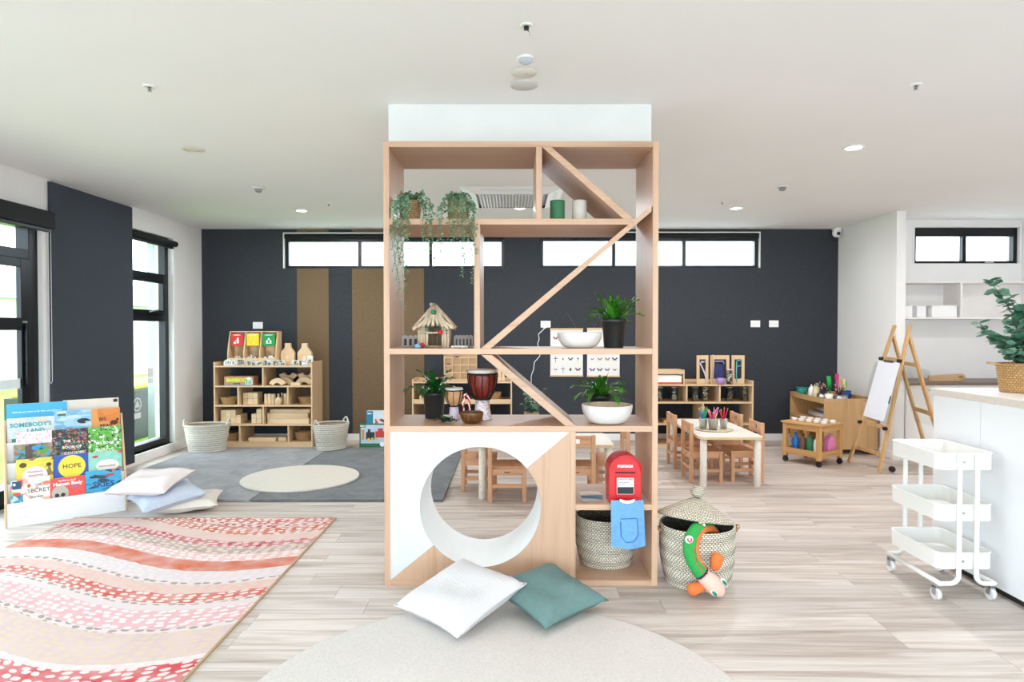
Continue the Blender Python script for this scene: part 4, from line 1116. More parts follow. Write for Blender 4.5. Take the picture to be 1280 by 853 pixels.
# wavy printed rug
def rug_mat():
    m, nt, b = _new('wavy_dot_print')
    tc = N(nt, 'ShaderNodeTexCoord'); sp_ = N(nt, 'ShaderNodeSeparateXYZ'); nt.links.new(tc.outputs['Object'], sp_.inputs[0])
    def M_(op, a, b2=None):
        n_ = N(nt, 'ShaderNodeMath', operation=op)
        for i, v in enumerate((a, b2)):
            if v is None: continue
            if isinstance(v, (int, float)): n_.inputs[i].default_value = v
            else: nt.links.new(v, n_.inputs[i])
        return n_.outputs[0]
    x, y_ = sp_.outputs['X'], sp_.outputs['Y']
    cosv = M_('COSINE', M_('MULTIPLY', M_('ADD', x, 1.75), 2 * PI / 2.6))
    off = M_('SUBTRACT', .12, M_('MULTIPLY', cosv, .21))
    nz = N(nt, 'ShaderNodeTexNoise'); nz.inputs['Scale'].default_value = 14; nz.inputs['Detail'].default_value = 4
    nt.links.new(tc.outputs['Object'], nz.inputs['Vector'])
    wob = M_('MULTIPLY', M_('SUBTRACT', nz.outputs['Fac'], .5), .035)
    w = M_('ADD', M_('SUBTRACT', y_, off), wob)
    # band positions run from 1.4 m to 5.1 m
    t = M_('DIVIDE', M_('SUBTRACT', w, 1.4), 3.7)
    bands = [(1.40, '#dba79b', '#f3e3d8', 1), (1.62, '#ecccc6', '#ecdcc4', 1), (1.80, '#ebe3e2', '#b9b0a4', 0), (1.95, '#de7a58', '#f6ece4', 1), (2.12, '#efdcd8', '#ecdcc4', 1), (2.30, '#d84a50', '#f6eae6', 1), (2.70, '#f2e9e4', '#f6f2ee', 1), (2.74, '#e3d0cb', '#ecdcc4', 1), (3.01, '#efe8e4', '#b3aca3', 1), (3.06, '#f0bcc0', '#fbf5f3', 1),
             (3.26, '#efe6e5', '#f4f1f0', 0), (3.31, '#f1eae6', '#b5aea5', 1), (3.35, '#da5540', '#f7ebe2', 1), (3.46, '#f0c6c2', '#ecdcc4', 1), (3.57, '#efe7e4', '#b5aea5', 1), (3.62, '#ece6e6', '#f3eeee', 1), (3.78, '#dd7754', '#e59b78', 0), (3.93, '#f3ccc6', '#fbf7f4', 1),
             (4.06, '#bca79d', '#efe4d3', 1), (4.20, '#c93f45', '#f5ddda', 1), (4.30, '#edd2c6', '#f3e6d6', 0), (4.44, '#d96f46', '#fbf2ec', 1), (4.60, '#efe0d6', '#c8505a', 1), (4.68, '#da5a4e', '#fbf2ec', 1), (4.80, '#e9c4b4', '#fbf2ec', 1)]
    st = lambda i: [((a[0] - 1.4) / 3.7, a[i]) for a in bands]
    ra = ramp(nt, st(1), True); rb_ = ramp(nt, st(2), True)
    rm = ramp(nt, [(p, (float(v), float(v), float(v), 1)) for p, v in st(3)], True)
    for rr_ in (ra, rb_, rm): nt.links.new(t, rr_.inputs[0])
    cb = N(nt, 'ShaderNodeCombineXYZ')
    nt.links.new(M_('MULTIPLY', x, 16.0), cb.inputs[0]); nt.links.new(M_('MULTIPLY', w, 25.0), cb.inputs[1])
    vo = N(nt, 'ShaderNodeTexVoronoi'); vo.voronoi_dimensions = '2D'; vo.inputs['Scale'].default_value = 1.0; vo.inputs['Randomness'].default_value = .45
    nt.links.new(cb.outputs[0], vo.inputs['Vector'])
    dot = M_('LESS_THAN', vo.outputs['Distance'], .33)
    fac = M_('MULTIPLY', dot, rm.outputs[0])
    # watercolour washes in the base colour
    n3 = N(nt, 'ShaderNodeTexNoise'); n3.inputs['Scale'].default_value = 7; n3.inputs['Detail'].default_value = 6
    nt.links.new(tc.outputs['Object'], n3.inputs['Vector'])
    wash = ramp(nt, [(.3, (.0, .0, .0, 1)), (.7, (1, 1, 1, 1))]); nt.links.new(n3.outputs['Fac'], wash.inputs[0])
    mw = N(nt, 'ShaderNodeMix', data_type='RGBA'); nt.links.new(M_('MULTIPLY', wash.outputs[0], .5), mw.inputs['Factor'])
    nt.links.new(ra.outputs[0], mw.inputs['A']); mw.inputs['B'].default_value = lin('#f2e6e3')
    mx_ = N(nt, 'ShaderNodeMix', data_type='RGBA'); nt.links.new(fac, mx_.inputs['Factor'])
    nt.links.new(mw.outputs['Result'], mx_.inputs['A']); nt.links.new(rb_.outputs[0], mx_.inputs['B'])
    md_ = N(nt, 'ShaderNodeMix', data_type='RGBA', blend_type='MULTIPLY'); md_.inputs['Factor'].default_value = 1; md_.inputs['B'].default_value = (.84, .795, .80, 1)
    nt.links.new(mx_.outputs['Result'], md_.inputs['A']); nt.links.new(md_.outputs['Result'], b.inputs['Base Color'])
    b.inputs['Roughness'].default_value = .9; b.inputs['Specular IOR Level'].default_value = .15
    n4 = N(nt, 'ShaderNodeTexNoise'); n4.inputs['Scale'].default_value = 400; nt.links.new(tc.outputs['Object'], n4.inputs['Vector'])
    bump(nt, b, n4.outputs['Fac'], .4, .003)
    return m
rg = root('striped_rug', 'large rug printed with red, orange and pink dotted waves', 'rug', (0, 0, .001))
ra_, rb2 = at_z(415, 648, .006), at_z(92, 648, .006)
X0r, X1r, Y1r, Y0r = rb2.x, -1.31, ra_.y, 1.75
part('printed_face', B(X0r, X1r, Y0r, Y1r, 0, .006), rug_mat(), rg)
BIND = plain('#b39a78', .9, name='rug_binding')
part('binding', B(X1r - .004, X1r + .008, Y0r, Y1r, 0, .0075), BIND, rg)
part('binding', B(X0r, X1r, Y1r - .002, Y1r + .008, 0, .0072), BIND, rg)

# ================================================================== CUSHIONS
def cushion(name, w, h, th, mat, label, M, seed, seam=None):
    """four-cornered cushion: pinched corners, bulged faces, a few creases"""
    rr_ = random.Random(seed); ph = [rr_.random() * 6 for _ in range(4)]
    mb = MB(); n = 22
    def fn(u, v, sgn):
        x, y_ = (u - .5) * 2, (v - .5) * 2
        px_ = x * (1 - .10 * (1 - y_ * y_)) ; py_ = y_ * (1 - .10 * (1 - x * x))
        e = ((1 - x ** 4) * (1 - y_ ** 4))
        z = sgn * th / 2 * max(0, e) ** .55
        z += .006 * e * math.sin(x * 5 + ph[0] + y_ * 2) + .005 * e * math.sin(y_ * 7 + ph[1] - x * 3)
        c = max(0, abs(x) + abs(y_) - 1.2)
        z += .004 * math.sin((x - y_) * 16 + ph[2]) * c
        return Vector((px_ * w / 2, py_ * h / 2, z))
    mb.grid(lambda u, v: fn(u, v, 1), n, n); mb.grid(lambda u, v: fn(u, v, -1), n, n)
    r = root(name, label, 'cushion')
    r.matrix_world = M
    part('cover', mb, mat, r)
    edge = [fn(k / 20, 0, 0) for k in range(20)] + [fn(1, k / 20, 0) for k in range(20)] + [fn(1 - k / 20, 1, 0) for k in range(20)] + [fn(0, 1 - k / 20, 0) for k in range(20)]
    part('piping', MB().tube(edge, .0035, 6, True), mat, r)
    return r
def plane_M(c, ex, ey):
    """matrix whose local x and y run along two given directions"""
    ex = Vector(ex).normalized(); ey = Vector(ey); ez = ex.cross(ey).normalized(); ey = ez.cross(ex)
    return Matrix.Translation(c) @ Matrix((ex, ey, ez)).transposed().to_4x4()
LINEN, _nt, _b = _new('white_seersucker')
_b.inputs['Base Color'].default_value = lin('#d6d3d5'); _b.inputs['Roughness'].default_value = .9
_wv = N(_nt, 'ShaderNodeTexWave'); _wv.inputs['Scale'].default_value = 26; _wv.inputs['Distortion'].default_value = 5; _wv.inputs['Detail'].default_value = 3; _wv.inputs['Detail Scale'].default_value = 1.5
_nt.links.new(coords(_nt), _wv.inputs['Vector']); bump(_nt, _b, _wv.outputs['Fac'], .35, .004)
TEAL = plain('#678583', .85, var=.06, vs=40, bmp=.3, bs=260, name='teal_cotton')
# teal first, the white one leans on it
A_, B_, C_ = Vector((.145, 3.02, .035)), Vector((.445, 3.27, .05)), Vector((.17, 3.475, .145))
ex = B_ - A_; ey = Vector((-.06, 3.215, .08)) - A_
cushion('cushion', .42, .42, .12, TEAL, 'teal cotton cushion on the round rug', plane_M(Vector((.18, 3.175, .096)), ex, ey), 1)
A_ = Vector((-.245, 2.87, .055)); ex = Vector((.06, 3.19, .165)) - A_; ey = Vector((-.56, 3.16, .06)) - A_
cushion('cushion', .46, .46, .15, LINEN, 'white textured cushion leaning on the teal cushion', plane_M(Vector((-.25, 3.10, .118)), ex, ey), 2)
CB = weave
BLUEC = plain('#bcc6d6', .9, var=.16, vs=160, bmp=.4, bs=300, name='blue_check_cotton')
PINKC = plain('#e8dedd', .9, var=.03, vs=40, bmp=.3, bs=260, name='blush_cotton')
BEIGEC = plain('#ddd5cb', .9, var=.04, vs=40, bmp=.3, bs=260, name='beige_cotton')
cushion('cushion', .44, .44, .10, BEIGEC, 'beige cushion at the bottom of the floor cushion pile', plane_M(Vector((-2.53, 5.03, .062)), (.80, .28, .02), (-.28, .8, .02)), 3)
cushion('cushion', .46, .46, .12, BLUEC, 'pale blue checked cushion under the blush cushion', plane_M(Vector((-2.665, 4.95, .128)), (.62, .60, .14), (-.6, .62, .06)), 4)
cushion('cushion', .47, .44, .11, PINKC, 'pale blush cushion lying on top of the blue one', plane_M(Vector((-2.785, 4.945, .235)), (.93, -.05, .02), (.05, .9, .16)), 5)

# ================================================================== BOOK DISPLAY
b0 = at_z(9.5, 661, 0); b1 = at_z(157, 638.5, 0)
dU = (b1 - b0); LD = dU.length; dU.normalize()
dV = Vector((-dU.y, dU.x, 0))
ang = math.atan2(dU.y, dU.x)
bd = root('book_display', 'white and birch tiered display stand full of picture books', 'book stand', b0, ang)
lips = [.17, .30, .44, .58, .73]
STEP = .055
side = [(0, 0), (0, .165), (STEP * 4 - .01, .735), (STEP * 4 + .03, .735), (STEP * 4 + .03, 0)]
for x in (-.014, LD):
    part('side_panel', MB().prism(side, x, x + .014, 'x'), BIRCHZ, bd, .0015)
for k, z in enumerate(lips):
    part('tier_panel', B(.0005, LD - .0005, STEP * k, STEP * k + .010, 0 if k == 0 else lips[k - 1] - .07, z), WHITE, bd, .0015)
    if k < 4:
        part('tier_floor', B(.0005, LD - .0005, STEP * k + .010, STEP * (k + 1), z - .062, z - .05), WHITE, bd)
part('logo', MB().box(.06, .13, -.0012, 0, .062, .066).box(.095, .10, -.0012, 0, .068, .074), plain('#c9cbcb', .6, name='faint_print'), bd, label='faint grey maker mark')
def hit(px, py, k):
    d = ray(px, py); o = Vector((0, 0, CAMZ)); P = b0 + dV * (STEP * k + .02)
    t = (P - o).dot(dV) / d.dot(dV); q = o + d * t
    return (q - b0).dot(dU), q.z
def book(k, x0, x1, yt, mat, label, texts=(), shapes=(), th=.008, lift=0, name='picture_book', dy=0):
    u0, z0 = hit(x0, yt, k); u1, z1 = hit(x1, yt, k)
    u0 = max(.004, u0); u1 = min(LD - .004, u1)
    zb = lips[k] - .05 + .001 if k < 4 else .55
    zt = hit((x0 + x1) / 2, yt, k)[1]
    w, h = u1 - u0, zt - zb
    base = b0 + dU * ((u0 + u1) / 2) + dV * (STEP * k + .013 + dy) + Vector((0, 0, zb))
    r = root(name, label, 'book', base, ang)
    lean = math.radians(-6)
    rot = (lean, 0, 0)
    part('cover', B(-w / 2, w / 2, 0, th, 0, h), mat, r, .0008, rot=rot)
    part('pages', B(-w / 2 + .002, w / 2 - .002, .0015, th - .0015, h, h + .0008), plain('#efe9dc', .8, name='book_pages'), r, rot=rot)
    for (s, tx, tz, size, col, bold) in texts:
        part('title', text_mb(s, size, .0004, bold=bold), plain(col, .5, var=.02), r, rot=rot, loc=(0, 0, 0) if False else tuple(Matrix.Rotation(lean, 3, 'X') @ Vector((tx * w, -.0009, tz * h))))
    for (kind, sx, sz, a, b_, col) in shapes:
        mb = MB()
        if kind == 'disc':
            mb.prism([(math.cos(2 * PI * i / 28) * a, math.sin(2 * PI * i / 28) * b_) for i in range(28)], 0, .0005, 'y')
        else:
            mb.prism([(-a, -b_), (a, -b_), (a, b_), (-a, b_)], 0, .0005, 'y')
        part('print', mb, plain(col, .5, var=.04), r, rot=rot, loc=tuple(Matrix.Rotation(lean, 3, 'X') @ Vector((sx * w, -.0005 - (.0004 if kind == 'disc' else 0), sz * h))))
    return r
pc = plain
# back row
book(4, 8, 84, 504, pc('#3fb2e0', .4, name='sky_cover'), 'wide sky blue picture book standing tallest at the back', [('what do you want to be when you grow up?', 0, .78, .017, '#f4fbff', .0003), ('a book about jobs', 0, .70, .011, '#d8f0fb', 0)][:1], th=.006)
book(4, 79, 155, 499, pc('#e6ddd2', .5, var=.03, name='cream_cover'), 'wide cream book behind the others with black corner mark', [], [('rect', .44, .93, .014, .012, '#1c1c1c'), ('rect', .44, .94, .007, .006, '#e6ddd2')], th=.006, dy=.008)
# row 4
book(3, 8.5, 68, 522, cells('land_cover', ['#cfd9e0', '#d8e2e6', '#c3d3dc', '#d9d4cc'], 22), "pale picture book titled in teal with SOMEBODY'S", [("SOMEBODY'S", 0, .70, .042, '#149a9a', .0012), ('LAND', .1, .50, .04, '#149a9a', .0012)], [('rect', -.3, .2, .03, .03, '#2f8f7c')])
book(3, 68, 114.5, 513, cells('whale_cover', ['#8cc4e2', '#a9d2e8', '#79b4d8', '#c2dcea'], 14, sc3=(1, 1, 3)), 'blue picture book with a dark whale on its cover', [], [('disc', .28, .66, .042, .02, '#1f2c3c'), ('disc', .40, .62, .02, .008, '#c8d8e0'), ('rect', -.3, .88, .026, .008, '#5b6a34')])
book(3, 114.5, 157, 510.5, cells('orange_cover', ['#e08a3c', '#d97f34', '#e69a4e'], 12), 'orange picture book with brown lettering and small animal', [('BIS', -.12, .62, .040, '#7a3814', .0012), ('BEAR', .0, .42, .036, '#5a2a10', .0012)], [('disc', .28, .55, .026, .018, '#4a2410'), ('disc', .40, .64, .010, .010, '#4a2410')])
# row 3
book(2, 20, 66, 540, cells('blossom_cover', ['#f3eef0', '#f1eaee', '#f6f1f2', '#f3eef0', '#e6a9bd', '#f3eef0'], 110), 'white picture book sprinkled with pink blossom', [], [('rect', 0, .5, .05, .004, '#c78aa0')], dy=.010)
book(2, 17, 66, 555, cells('forest_cover', ['#6d5a4c', '#8a7663', '#4a6a42', '#a98b6c', '#7a8f58', '#4d9cc8', '#b98e78'], 45), 'woodland picture book in earthy browns and greens', [], [('rect', -.12, .6, .022, .06, '#5d4c4a'), ('disc', .12, .82, .04, .018, '#3b9ad0'), ('disc', .26, .72, .03, .02, '#4fa63c')])
book(2, 65, 110.5, 536.5, cells('night_cover', ['#23211f', '#2b2a28', '#1d1c1b', '#2b2a28', '#b0503c', '#23211f', '#3f7a50', '#262422', '#c98b78', '#35698f'], 80), 'black picture book with coloured flowers and white title', [('THE', -.1, .62, .026, '#f2efe8', .0008), ('BOOK OF', .04, .44, .028, '#f2efe8', .0008), ('COOKIES', .1, .26, .030, '#f2efe8', .0008)])
book(2, 110.5, 154.5, 533.5, cells('green_cover', ['#5db63c', '#66bd42', '#58ae3a', '#62b940', '#e9ece4', '#55a838', '#3a3a38'], 75), 'lime green picture book with black and white birds', [('the', -.1, .66, .026, '#eef4ea', .0006), ('BIG BOOK', 0, .48, .026, '#eef4ea', .0008), ('BIRDS', 0, .24, .042, '#eaf6e0', .001)])
# row 2
book(1, 20, 66.5, 573.5, cells('yellow_cover', ['#e7d648', '#ecdc52', '#e2cf40', '#e7d648', '#8a6a3c'], 26), 'yellow picture book with white cloud shape on cover', [('Questions', 0, .52, .022, '#b54a78', .0004), ('answered', .02, .40, .022, '#b54a78', .0004)], [('disc', 0, .40, .075, .07, '#f1ece6'), ('disc', -.32, .80, .022, .018, '#5a4a2c'), ('disc', .38, .75, .016, .014, '#4a3a20')])
book(1, 67, 110.5, 568.5, pc('#1f4fae', .4, name='cobalt_cover'), 'cobalt blue picture book with yellow sun reading HOPE', [('HOPE', .02, .53, .046, '#22252c', .0004)], [('disc', .02, .58, .085, .085, '#f3dd44')])
book(1, 110.5, 152.5, 565, cells('mint_cover', ['#8fcfbc', '#98d4c2', '#86c8b4', '#98d4c2', '#c8564a', '#8fcfbc'], 30), 'mint green picture book with animals round a white arch', [('ENDANGERED', .05, .45, .017, '#8a4a3a', .0004)], [('disc', .06, .50, .075, .045, '#efe9e2'), ('disc', -.30, .84, .02, .008, '#c2382e')])
# front row
book(0, 13, 29, 601, cells('collage_cover', ['#2a6a8a', '#7fbf5a', '#e05a3a', '#a9d4e4', '#f0ede4', '#4a8fb0'], 30), 'narrow colourful collage book at the end of the front row', [], [('rect', 0, .82, .026, .028, '#1e4f6e'), ('disc', 0, .52, .024, .012, '#e2512f'), ('disc', -.2, .85, .008, .010, '#eef2f2')])
book(0, 28.5, 62.5, 597, cells('secret_cover', ['#eceae2', '#f0eee8', '#e8e6dc', '#eceae2', '#eceae2', '#d9b3a4'], 40), 'off white picture book titled THE SECRET', [('THE', .05, .72, .020, '#3a3a38', .0003), ('SECRET', .08, .50, .040, '#4a4a46', .0002), ('Garden', .0, .32, .026, '#4a4a46', .0002)], [('disc', .38, .78, .022, .014, '#e2805c'), ('disc', -.28, .74, .010, .014, '#c24a34')])
book(0, 62.5, 106.5, 597, pc('#e24a3f', .4, name='coral_cover'), 'red picture book reading Human Body with a grey skull', [('my first book of', -.02, .86, .016, '#fff3ec', .0005), ('Human Body', 0, .70, .034, '#fff3ec', .0014)], [('disc', -.22, .40, .052, .058, '#b5afa4'), ('disc', -.31, .33, .014, .015, '#3a3128'), ('disc', -.14, .33, .014, .015, '#3a3128'), ('disc', -.22, .24, .008, .009, '#2c251e'), ('disc', .22, .60, .018, .008, '#a86ac0')])
book(0, 107, 151, 588, cells('skies_cover', ['#2f9fcb', '#39a9d2', '#1f7f9e', '#2f9fcb', '#1a3f52'], 16, sc3=(1, 1, 2.5)), 'blue picture book titled SKIES with flying birds', [('SKIES', 0, .40, .060, '#173f7c', .0016)], [('disc', -.26, .78, .032, .010, '#17303c'), ('disc', .18, .80, .034, .009, '#c23a34'), ('rect', .3, .95, .012, .008, '#d86a7c')])

# ================================================================== BACK WALL SHELVES
def shelf_case(name, label, x0, x1, y0, y1, ztop, shelves, dividers, plinth=.06, gallery=.045, t=.018, cat='shelf', ends=True):
    r = root(name, label, cat, ((x0 + x1) / 2, y0, 0))
    w = (x1 - x0) / 2; d = y1 - y0
    part('side_panel', B(-w, -w + t, 0, d, 0, ztop + gallery), BIRCHZ, r, .002)
    part('side_panel', B(w - t, w, 0, d, 0, ztop + gallery), BIRCHZ, r, .002)
    for z in shelves:
        part('shelf', B(-w + t, w - t, .002, d, z - t, z), BIRCHX, r, .0015)
    part('gallery', B(-w + t, w - t, d - t, d, ztop, ztop + gallery * .8), BIRCHX, r, .0015)
    part('plinth', B(-w + t, w - t, .004, .02, 0, shelves[-1] - t), BIRCHX, r)
    for (px, a, b_) in dividers:
        x = at_y(px, 500, y0).x - (x0 + x1) / 2
        part('divider', B(x - t / 2, x + t / 2, .002, d, b_, a - t), BIRCHZ, r, .0015)
    return r
YS = 7.67
sx0, sx1 = at_y(267, 500, YS).x, at_y(390.5, 500, YS).x
SA = [at_y(330, y_, YS).z for y_ in (457.5, 482.5, 506.8, 530.8, 553)]
shelf_case('toy_shelf', 'birch toy shelf full of wooden blocks and baskets', sx0, sx1, YS, 8.09, SA[0], SA,
           [(328.5, SA[0], SA[1]), (297.5, SA[1], SA[2]), (359.5, SA[1], SA[2]), (328.5, SA[2], SA[3]), (299, SA[3], SA[4]), (360, SA[3], SA[4])])
def at(px, z, Y): return Vector((at_y(px, 480, Y).x, Y, z))
BLK = wood('block', '#e3c6a0', '#d2b088', 'x', .55, 2, 20, .12)
# top: recycling sorter
rp = at(319, SA[0] + .001, 7.84)
r = root('recycling_sorter', 'wooden three-bay recycling sorter with red, yellow and green flaps', 'toy sorter', rp)
w3, h3 = .288, .40
for k in range(4):
    x = -w3 + k * 2 * w3 / 3
    part('bay_wall', MB().prism([(-.10, 0), (-.10, .16), (-.03, h3), (.09, h3), (.09, 0)], x - .007, x + .007, 'x'), BIRCHZ, r, .001)
part('back_board', B(-w3, w3, .09, .10, 0, h3), BIRCHX, r)
part('base_board', B(-w3, w3, -.10, .09, 0, .012), BIRCHX, r)
part('front_lip', B(-w3, w3, -.105, -.10, 0, .09), BIRCHX, r)
part('top_board', B(-w3, w3, -.035, .10, h3, h3 + .012), BIRCHX, r)
WP = plain('#f6f6f2', .5, name='white_icon')
for k, (col, txt) in enumerate((('#cf2a28', 'LANDFILL'), ('#e9cf1d', 'RECYCLE'), ('#149247', 'COMPOST'))):
    x = -w3 + (k + .5) * 2 * w3 / 3
    fl = part('flap', B(x - .075, x + .075, -.062, -.056, .235, .385, ), plain(col, .45, name='flap_' + txt.lower()), r, .002, label=('red', 'yellow', 'green')[k] + ' flap')
    part('lettering', text_mb(txt, .020, .0006, bold=.0004), WP, fl, loc=(x, -.0628, .358))
    ic = MB()
    if k == 0:
        ic.ball((x + .01, -.063, .325), .010, .002, .010, 10, 6).box(x - .002, x + .022, -.0635, -.062, .265, .315).box(x - .04, x - .012, -.0635, -.062, .258, .285).box(x - .02, x + .004, -.0635, -.062, .296, .304)
    elif k == 1:
        for j in range(3):
            a_ = j * 2 * PI / 3
            ic.tube([(x + math.cos(a_ + q) * .028, -.0630, .295 + math.sin(a_ + q) * .028) for q in (0, .5, 1.0, 1.5)], .004, 5)
    else:
        for dx, dz in ((0, .02), (-.022, -.008), (.022, -.008)):
            ic.ball((x + dx, -.063, .295 + dz), .013, .002, .016, 10, 6)
        ic.box(x - .035, x + .035, -.0635, -.062, .262, .270)
    part('icon', ic, plain('#f0e28a', .5, name='pale_icon') if k == 1 else WP, fl)
for k in range(3):   # sorting things in the bays
    q = rp + Vector((-.19 + k * .192, -.045, .013))
    if k == 0:
        thing('photo_block', B(-.035, .035, -.02, .02, 0, .10), cells('block_photo', ['#d8cba4', '#a9a37c', '#e3dcc4', '#6f7458'], 40), 'cream photo block standing in the red bay of the sorter', 'block', q, bevel=.002)
    else:
        c = MB(); ra_ = random.Random(k)
        for j in range(7):
            M = Matrix.Translation((ra_.uniform(-.05, .05), ra_.uniform(-.02, .02), .035 + .045 * ra_.random())) @ Matrix.Rotation(ra_.random() * 6, 4, 'Y')
            c.box(-.03, .03, -.012, .012, -.02, .03, M=M)
        thing('paper_scraps', c, cells('scrap_print', ['#f0f0f0', '#e8e8ea', '#3a2c2a', '#f2f2f2', '#5a4a44'], 30), ('', 'crumpled paper scraps in the yellow bay', 'crumpled paper scraps in the green bay')[k], 'paper', q)
# two wooden vases
for k, px in enumerate((360.5, 381.5)):
    q = at(px, SA[0] + .001, 7.86)
    r = root('wooden_bottle', 'flat pale wooden bottle shape with inset panel on the toy shelf', 'wooden bottle', q, 0, 'wooden bottles on the toy shelf')
    pl = [(-.075, 0), (.075, 0), (.085, .10), (.085, .15), (.034, .215), (.034, .265), (-.034, .265), (-.034, .215), (-.085, .15), (-.085, .10)]
    part('body', MB().prism(pl, -.03, .03, 'y'), BLK, r, .006)
    part('inset', MB().prism([(math.cos(2 * PI * i / 20) * .02, .075 + math.sin(2 * PI * i / 20) * .042) for i in range(20)], -.034, -.03, 'y'), plain('#ecd4b4', .5, name='pale_inlay'), r)
# printed photo blocks along the front edge
rr2 = random.Random(4)
PH = [cells('photo_%d' % k, c, 55) for k, c in enumerate((['#8d9296', '#c9ccce', '#4d4f52', '#e4e4e2'], ['#a9a59c', '#5a5044', '#d8d2c8', '#8a8274'], ['#5e6a58', '#8a9282', '#c9cac4', '#3e4238']))]
arc = [(-.055, 0), (.055, 0), (.055, .03)] + [(math.cos(PI * q / 10) * .055, .03 + math.sin(PI * q / 10) * .045) for q in range(1, 10)] + [(-.055, .03)]
r = root('photo_block', 'white arch-topped photo block at the end of the toy shelf top', 'block', at(286, SA[0] + .001, 7.72))
part('block', MB().prism(arc, -.012, .012, 'y'), plain('#e8e8e6', .5, name='white_block'), r, .001)
for k in range(3): part('window', MB().box(-.032 + k * .026, -.022 + k * .026, -.0135, -.012, .015, .055), plain('#5a5a5c', .5, name='photo_grey'), r)
for k, (px, w, h) in enumerate(((294, .06, .07), (302.5, .085, .075), (312, .06, .06), (318, .05, .06), (324.5, .07, .05), (333, .05, .07), (338, .07, .065), (345.5, .06, .065), (352.5, .08, .065), (366, .045, .055), (371, .065, .065), (376, .04, .06), (381.5, .07, .065))):
    q = at(px, SA[0] + .001, 7.70 + .035 * (k % 2))
    r = root('photo_block', 'small wooden block with a grey photo on it, standing along the toy shelf edge', 'block', q, 0, 'photo blocks on the toy shelf')
    part('block', B(-w / 2, w / 2, -.012, .012, 0, h), plain('#dcd6cb', .6, name='block_edge'), r, .0015)
    part('photo', B(-w / 2 + .006, w / 2 - .006, -.0132, -.012, .006, h - .006), PH[k % 3], r)
r = root('photo_block', 'tall white photo block leaning at the end by the wooden bottles', 'block', at(388, SA[0] + .001, 7.80))
part('block', B(-.032, .032, -.012, .012, 0, .115), plain('#e2e4e2', .5, name='white_block2'), r, .001)
part('photo', B(-.018, .012, -.0132, -.012, .03, .09), PH[0], r)
# row 1
q = at(300.5, SA[1] + .001, 7.75)
r = root('game_box', 'long brown game box with yellow-green lettering and cartoon panel', 'box', q)
part('box', B(-.172, .172, -.05, .12, 0, .108), plain('#b98562', .55, var=.06, name='box_card'), r, .001)
part('lettering', text_mb('BAMBOO', .058, .0008, bold=.0035), plain('#c9d93a', .5, name='lime_print'), r, loc=(-.025, -.0512, .045))
part('lettering', text_mb('BUILDER', .022, .0008, bold=.001), plain('#3a3020', .5, name='brown_print'), r, loc=(-.02, -.0512, .014))
part('base_stripe', B(-.172, .172, -.0512, -.05, 0, .008), plain('#3f7fae', .5, name='blue_print'), r)
part('picture', MB().prism([(.082, .01), (.165, .01), (.165, .06), (.150, .09), (.123, .10), (.095, .09), (.082, .06)], -.0515, -.05, 'y'), plain('#e6efe8', .5, name='picture_print'), r)
for k in range(3): part('picture_detail', B(.092 + k * .024, .108 + k * .024, -.0525, -.0515, .015, .075 - .012 * (k % 2)), plain(('#4f9f8a', '#6aae4a', '#4f9f8a')[k], .5), r)
def arch_block(px, Y, z, R_, label, grp='arch blocks on the toy shelf', up=True):
    ao = [(math.cos(PI * (.12 + .76 * k / 14)) * R_, math.sin(PI * (.12 + .76 * k / 14)) * R_) for k in range(15)]
    ai = [(math.cos(PI * (.12 + .76 * k / 14)) * R_ * .45, math.sin(PI * (.12 + .76 * k / 14)) * R_ * .45) for k in range(14, -1, -1)]
    zmin = min(p[1] for p in ao + ai)
    if up: pl = [(a, b_ - zmin) for a, b_ in ao + ai]
    else:
        zmx = max(p[1] for p in ao + ai); pl = [(a, zmx - b_) for a, b_ in ao + ai]
    thing('arch_block', MB().prism(pl, -.03, .03, 'y'), BLK, label, 'block', at(px, z, Y), group=grp, bevel=.003)
arch_block(347.5, 7.73, SA[1] + .001, .105, 'front fan-shaped wooden arch block in the upper bay', None)
arch_block(357, 7.82, SA[1] + .001, .105, 'upright wooden arch block standing behind others in the upper bay')
arch_block(381, 7.82, SA[1] + .001, .115, 'upright wooden arch block standing behind others in the upper bay')
arch_block(361, 7.95, SA[1] + .04, .12, 'wooden arch block turned upside down at the back of the upper bay', up=False)
arch_block(384, 7.95, SA[1] + .04, .12, 'wooden arch block turned upside down at the back of the upper bay', up=False)
thing('plank_block', B(-.055, .055, -.03, .03, 0, .035), BLK, 'short flat wooden block lying before the arch blocks', 'block', at(370, SA[1] + .001, 7.72), bevel=.003)
# little baskets in the shelf
SB = weave('rattan_small', '#cfa876', '#b88d5c', '#7c5a36', 130, 36)
def tray(px, z, Y, w, h, label):
    return basket(at(px, z, Y), lambda t: w * (.36 + .14 * t), h, label, (SB, SB), 9, 1, .8, name='bread_basket', th=.006)
tray(286, SA[2] + .001, 7.765, .2, .085, 'small rattan basket in the second-row end bay under the game box')
tray(382.5, SA[2] + .001, 7.82, .20, .085, 'small rattan basket in the second-row bay under the arch blocks')
tray(289, SA[4] + .001, 7.82, .20, .09, 'small rattan basket with dark pieces in the bottom row')
tray(379, SA[4] + .001, 7.82, .215, .10, 'small rattan basket in the bottom row by the white handled basket')
for k in range(4):
    thing('dark_pebble', MB().ball((0, 0, 0), .035, .03, .025, 10, 7), plain('#1c1a1a', .4, name='black_stone'), 'black pebble heaped in the bottom row rattan basket', 'pebble', at(284 + k * 3.2, SA[4] + .105 + .012 * (k % 2), 7.82 + .02 * (k % 2)), group='black pebbles in the basket')
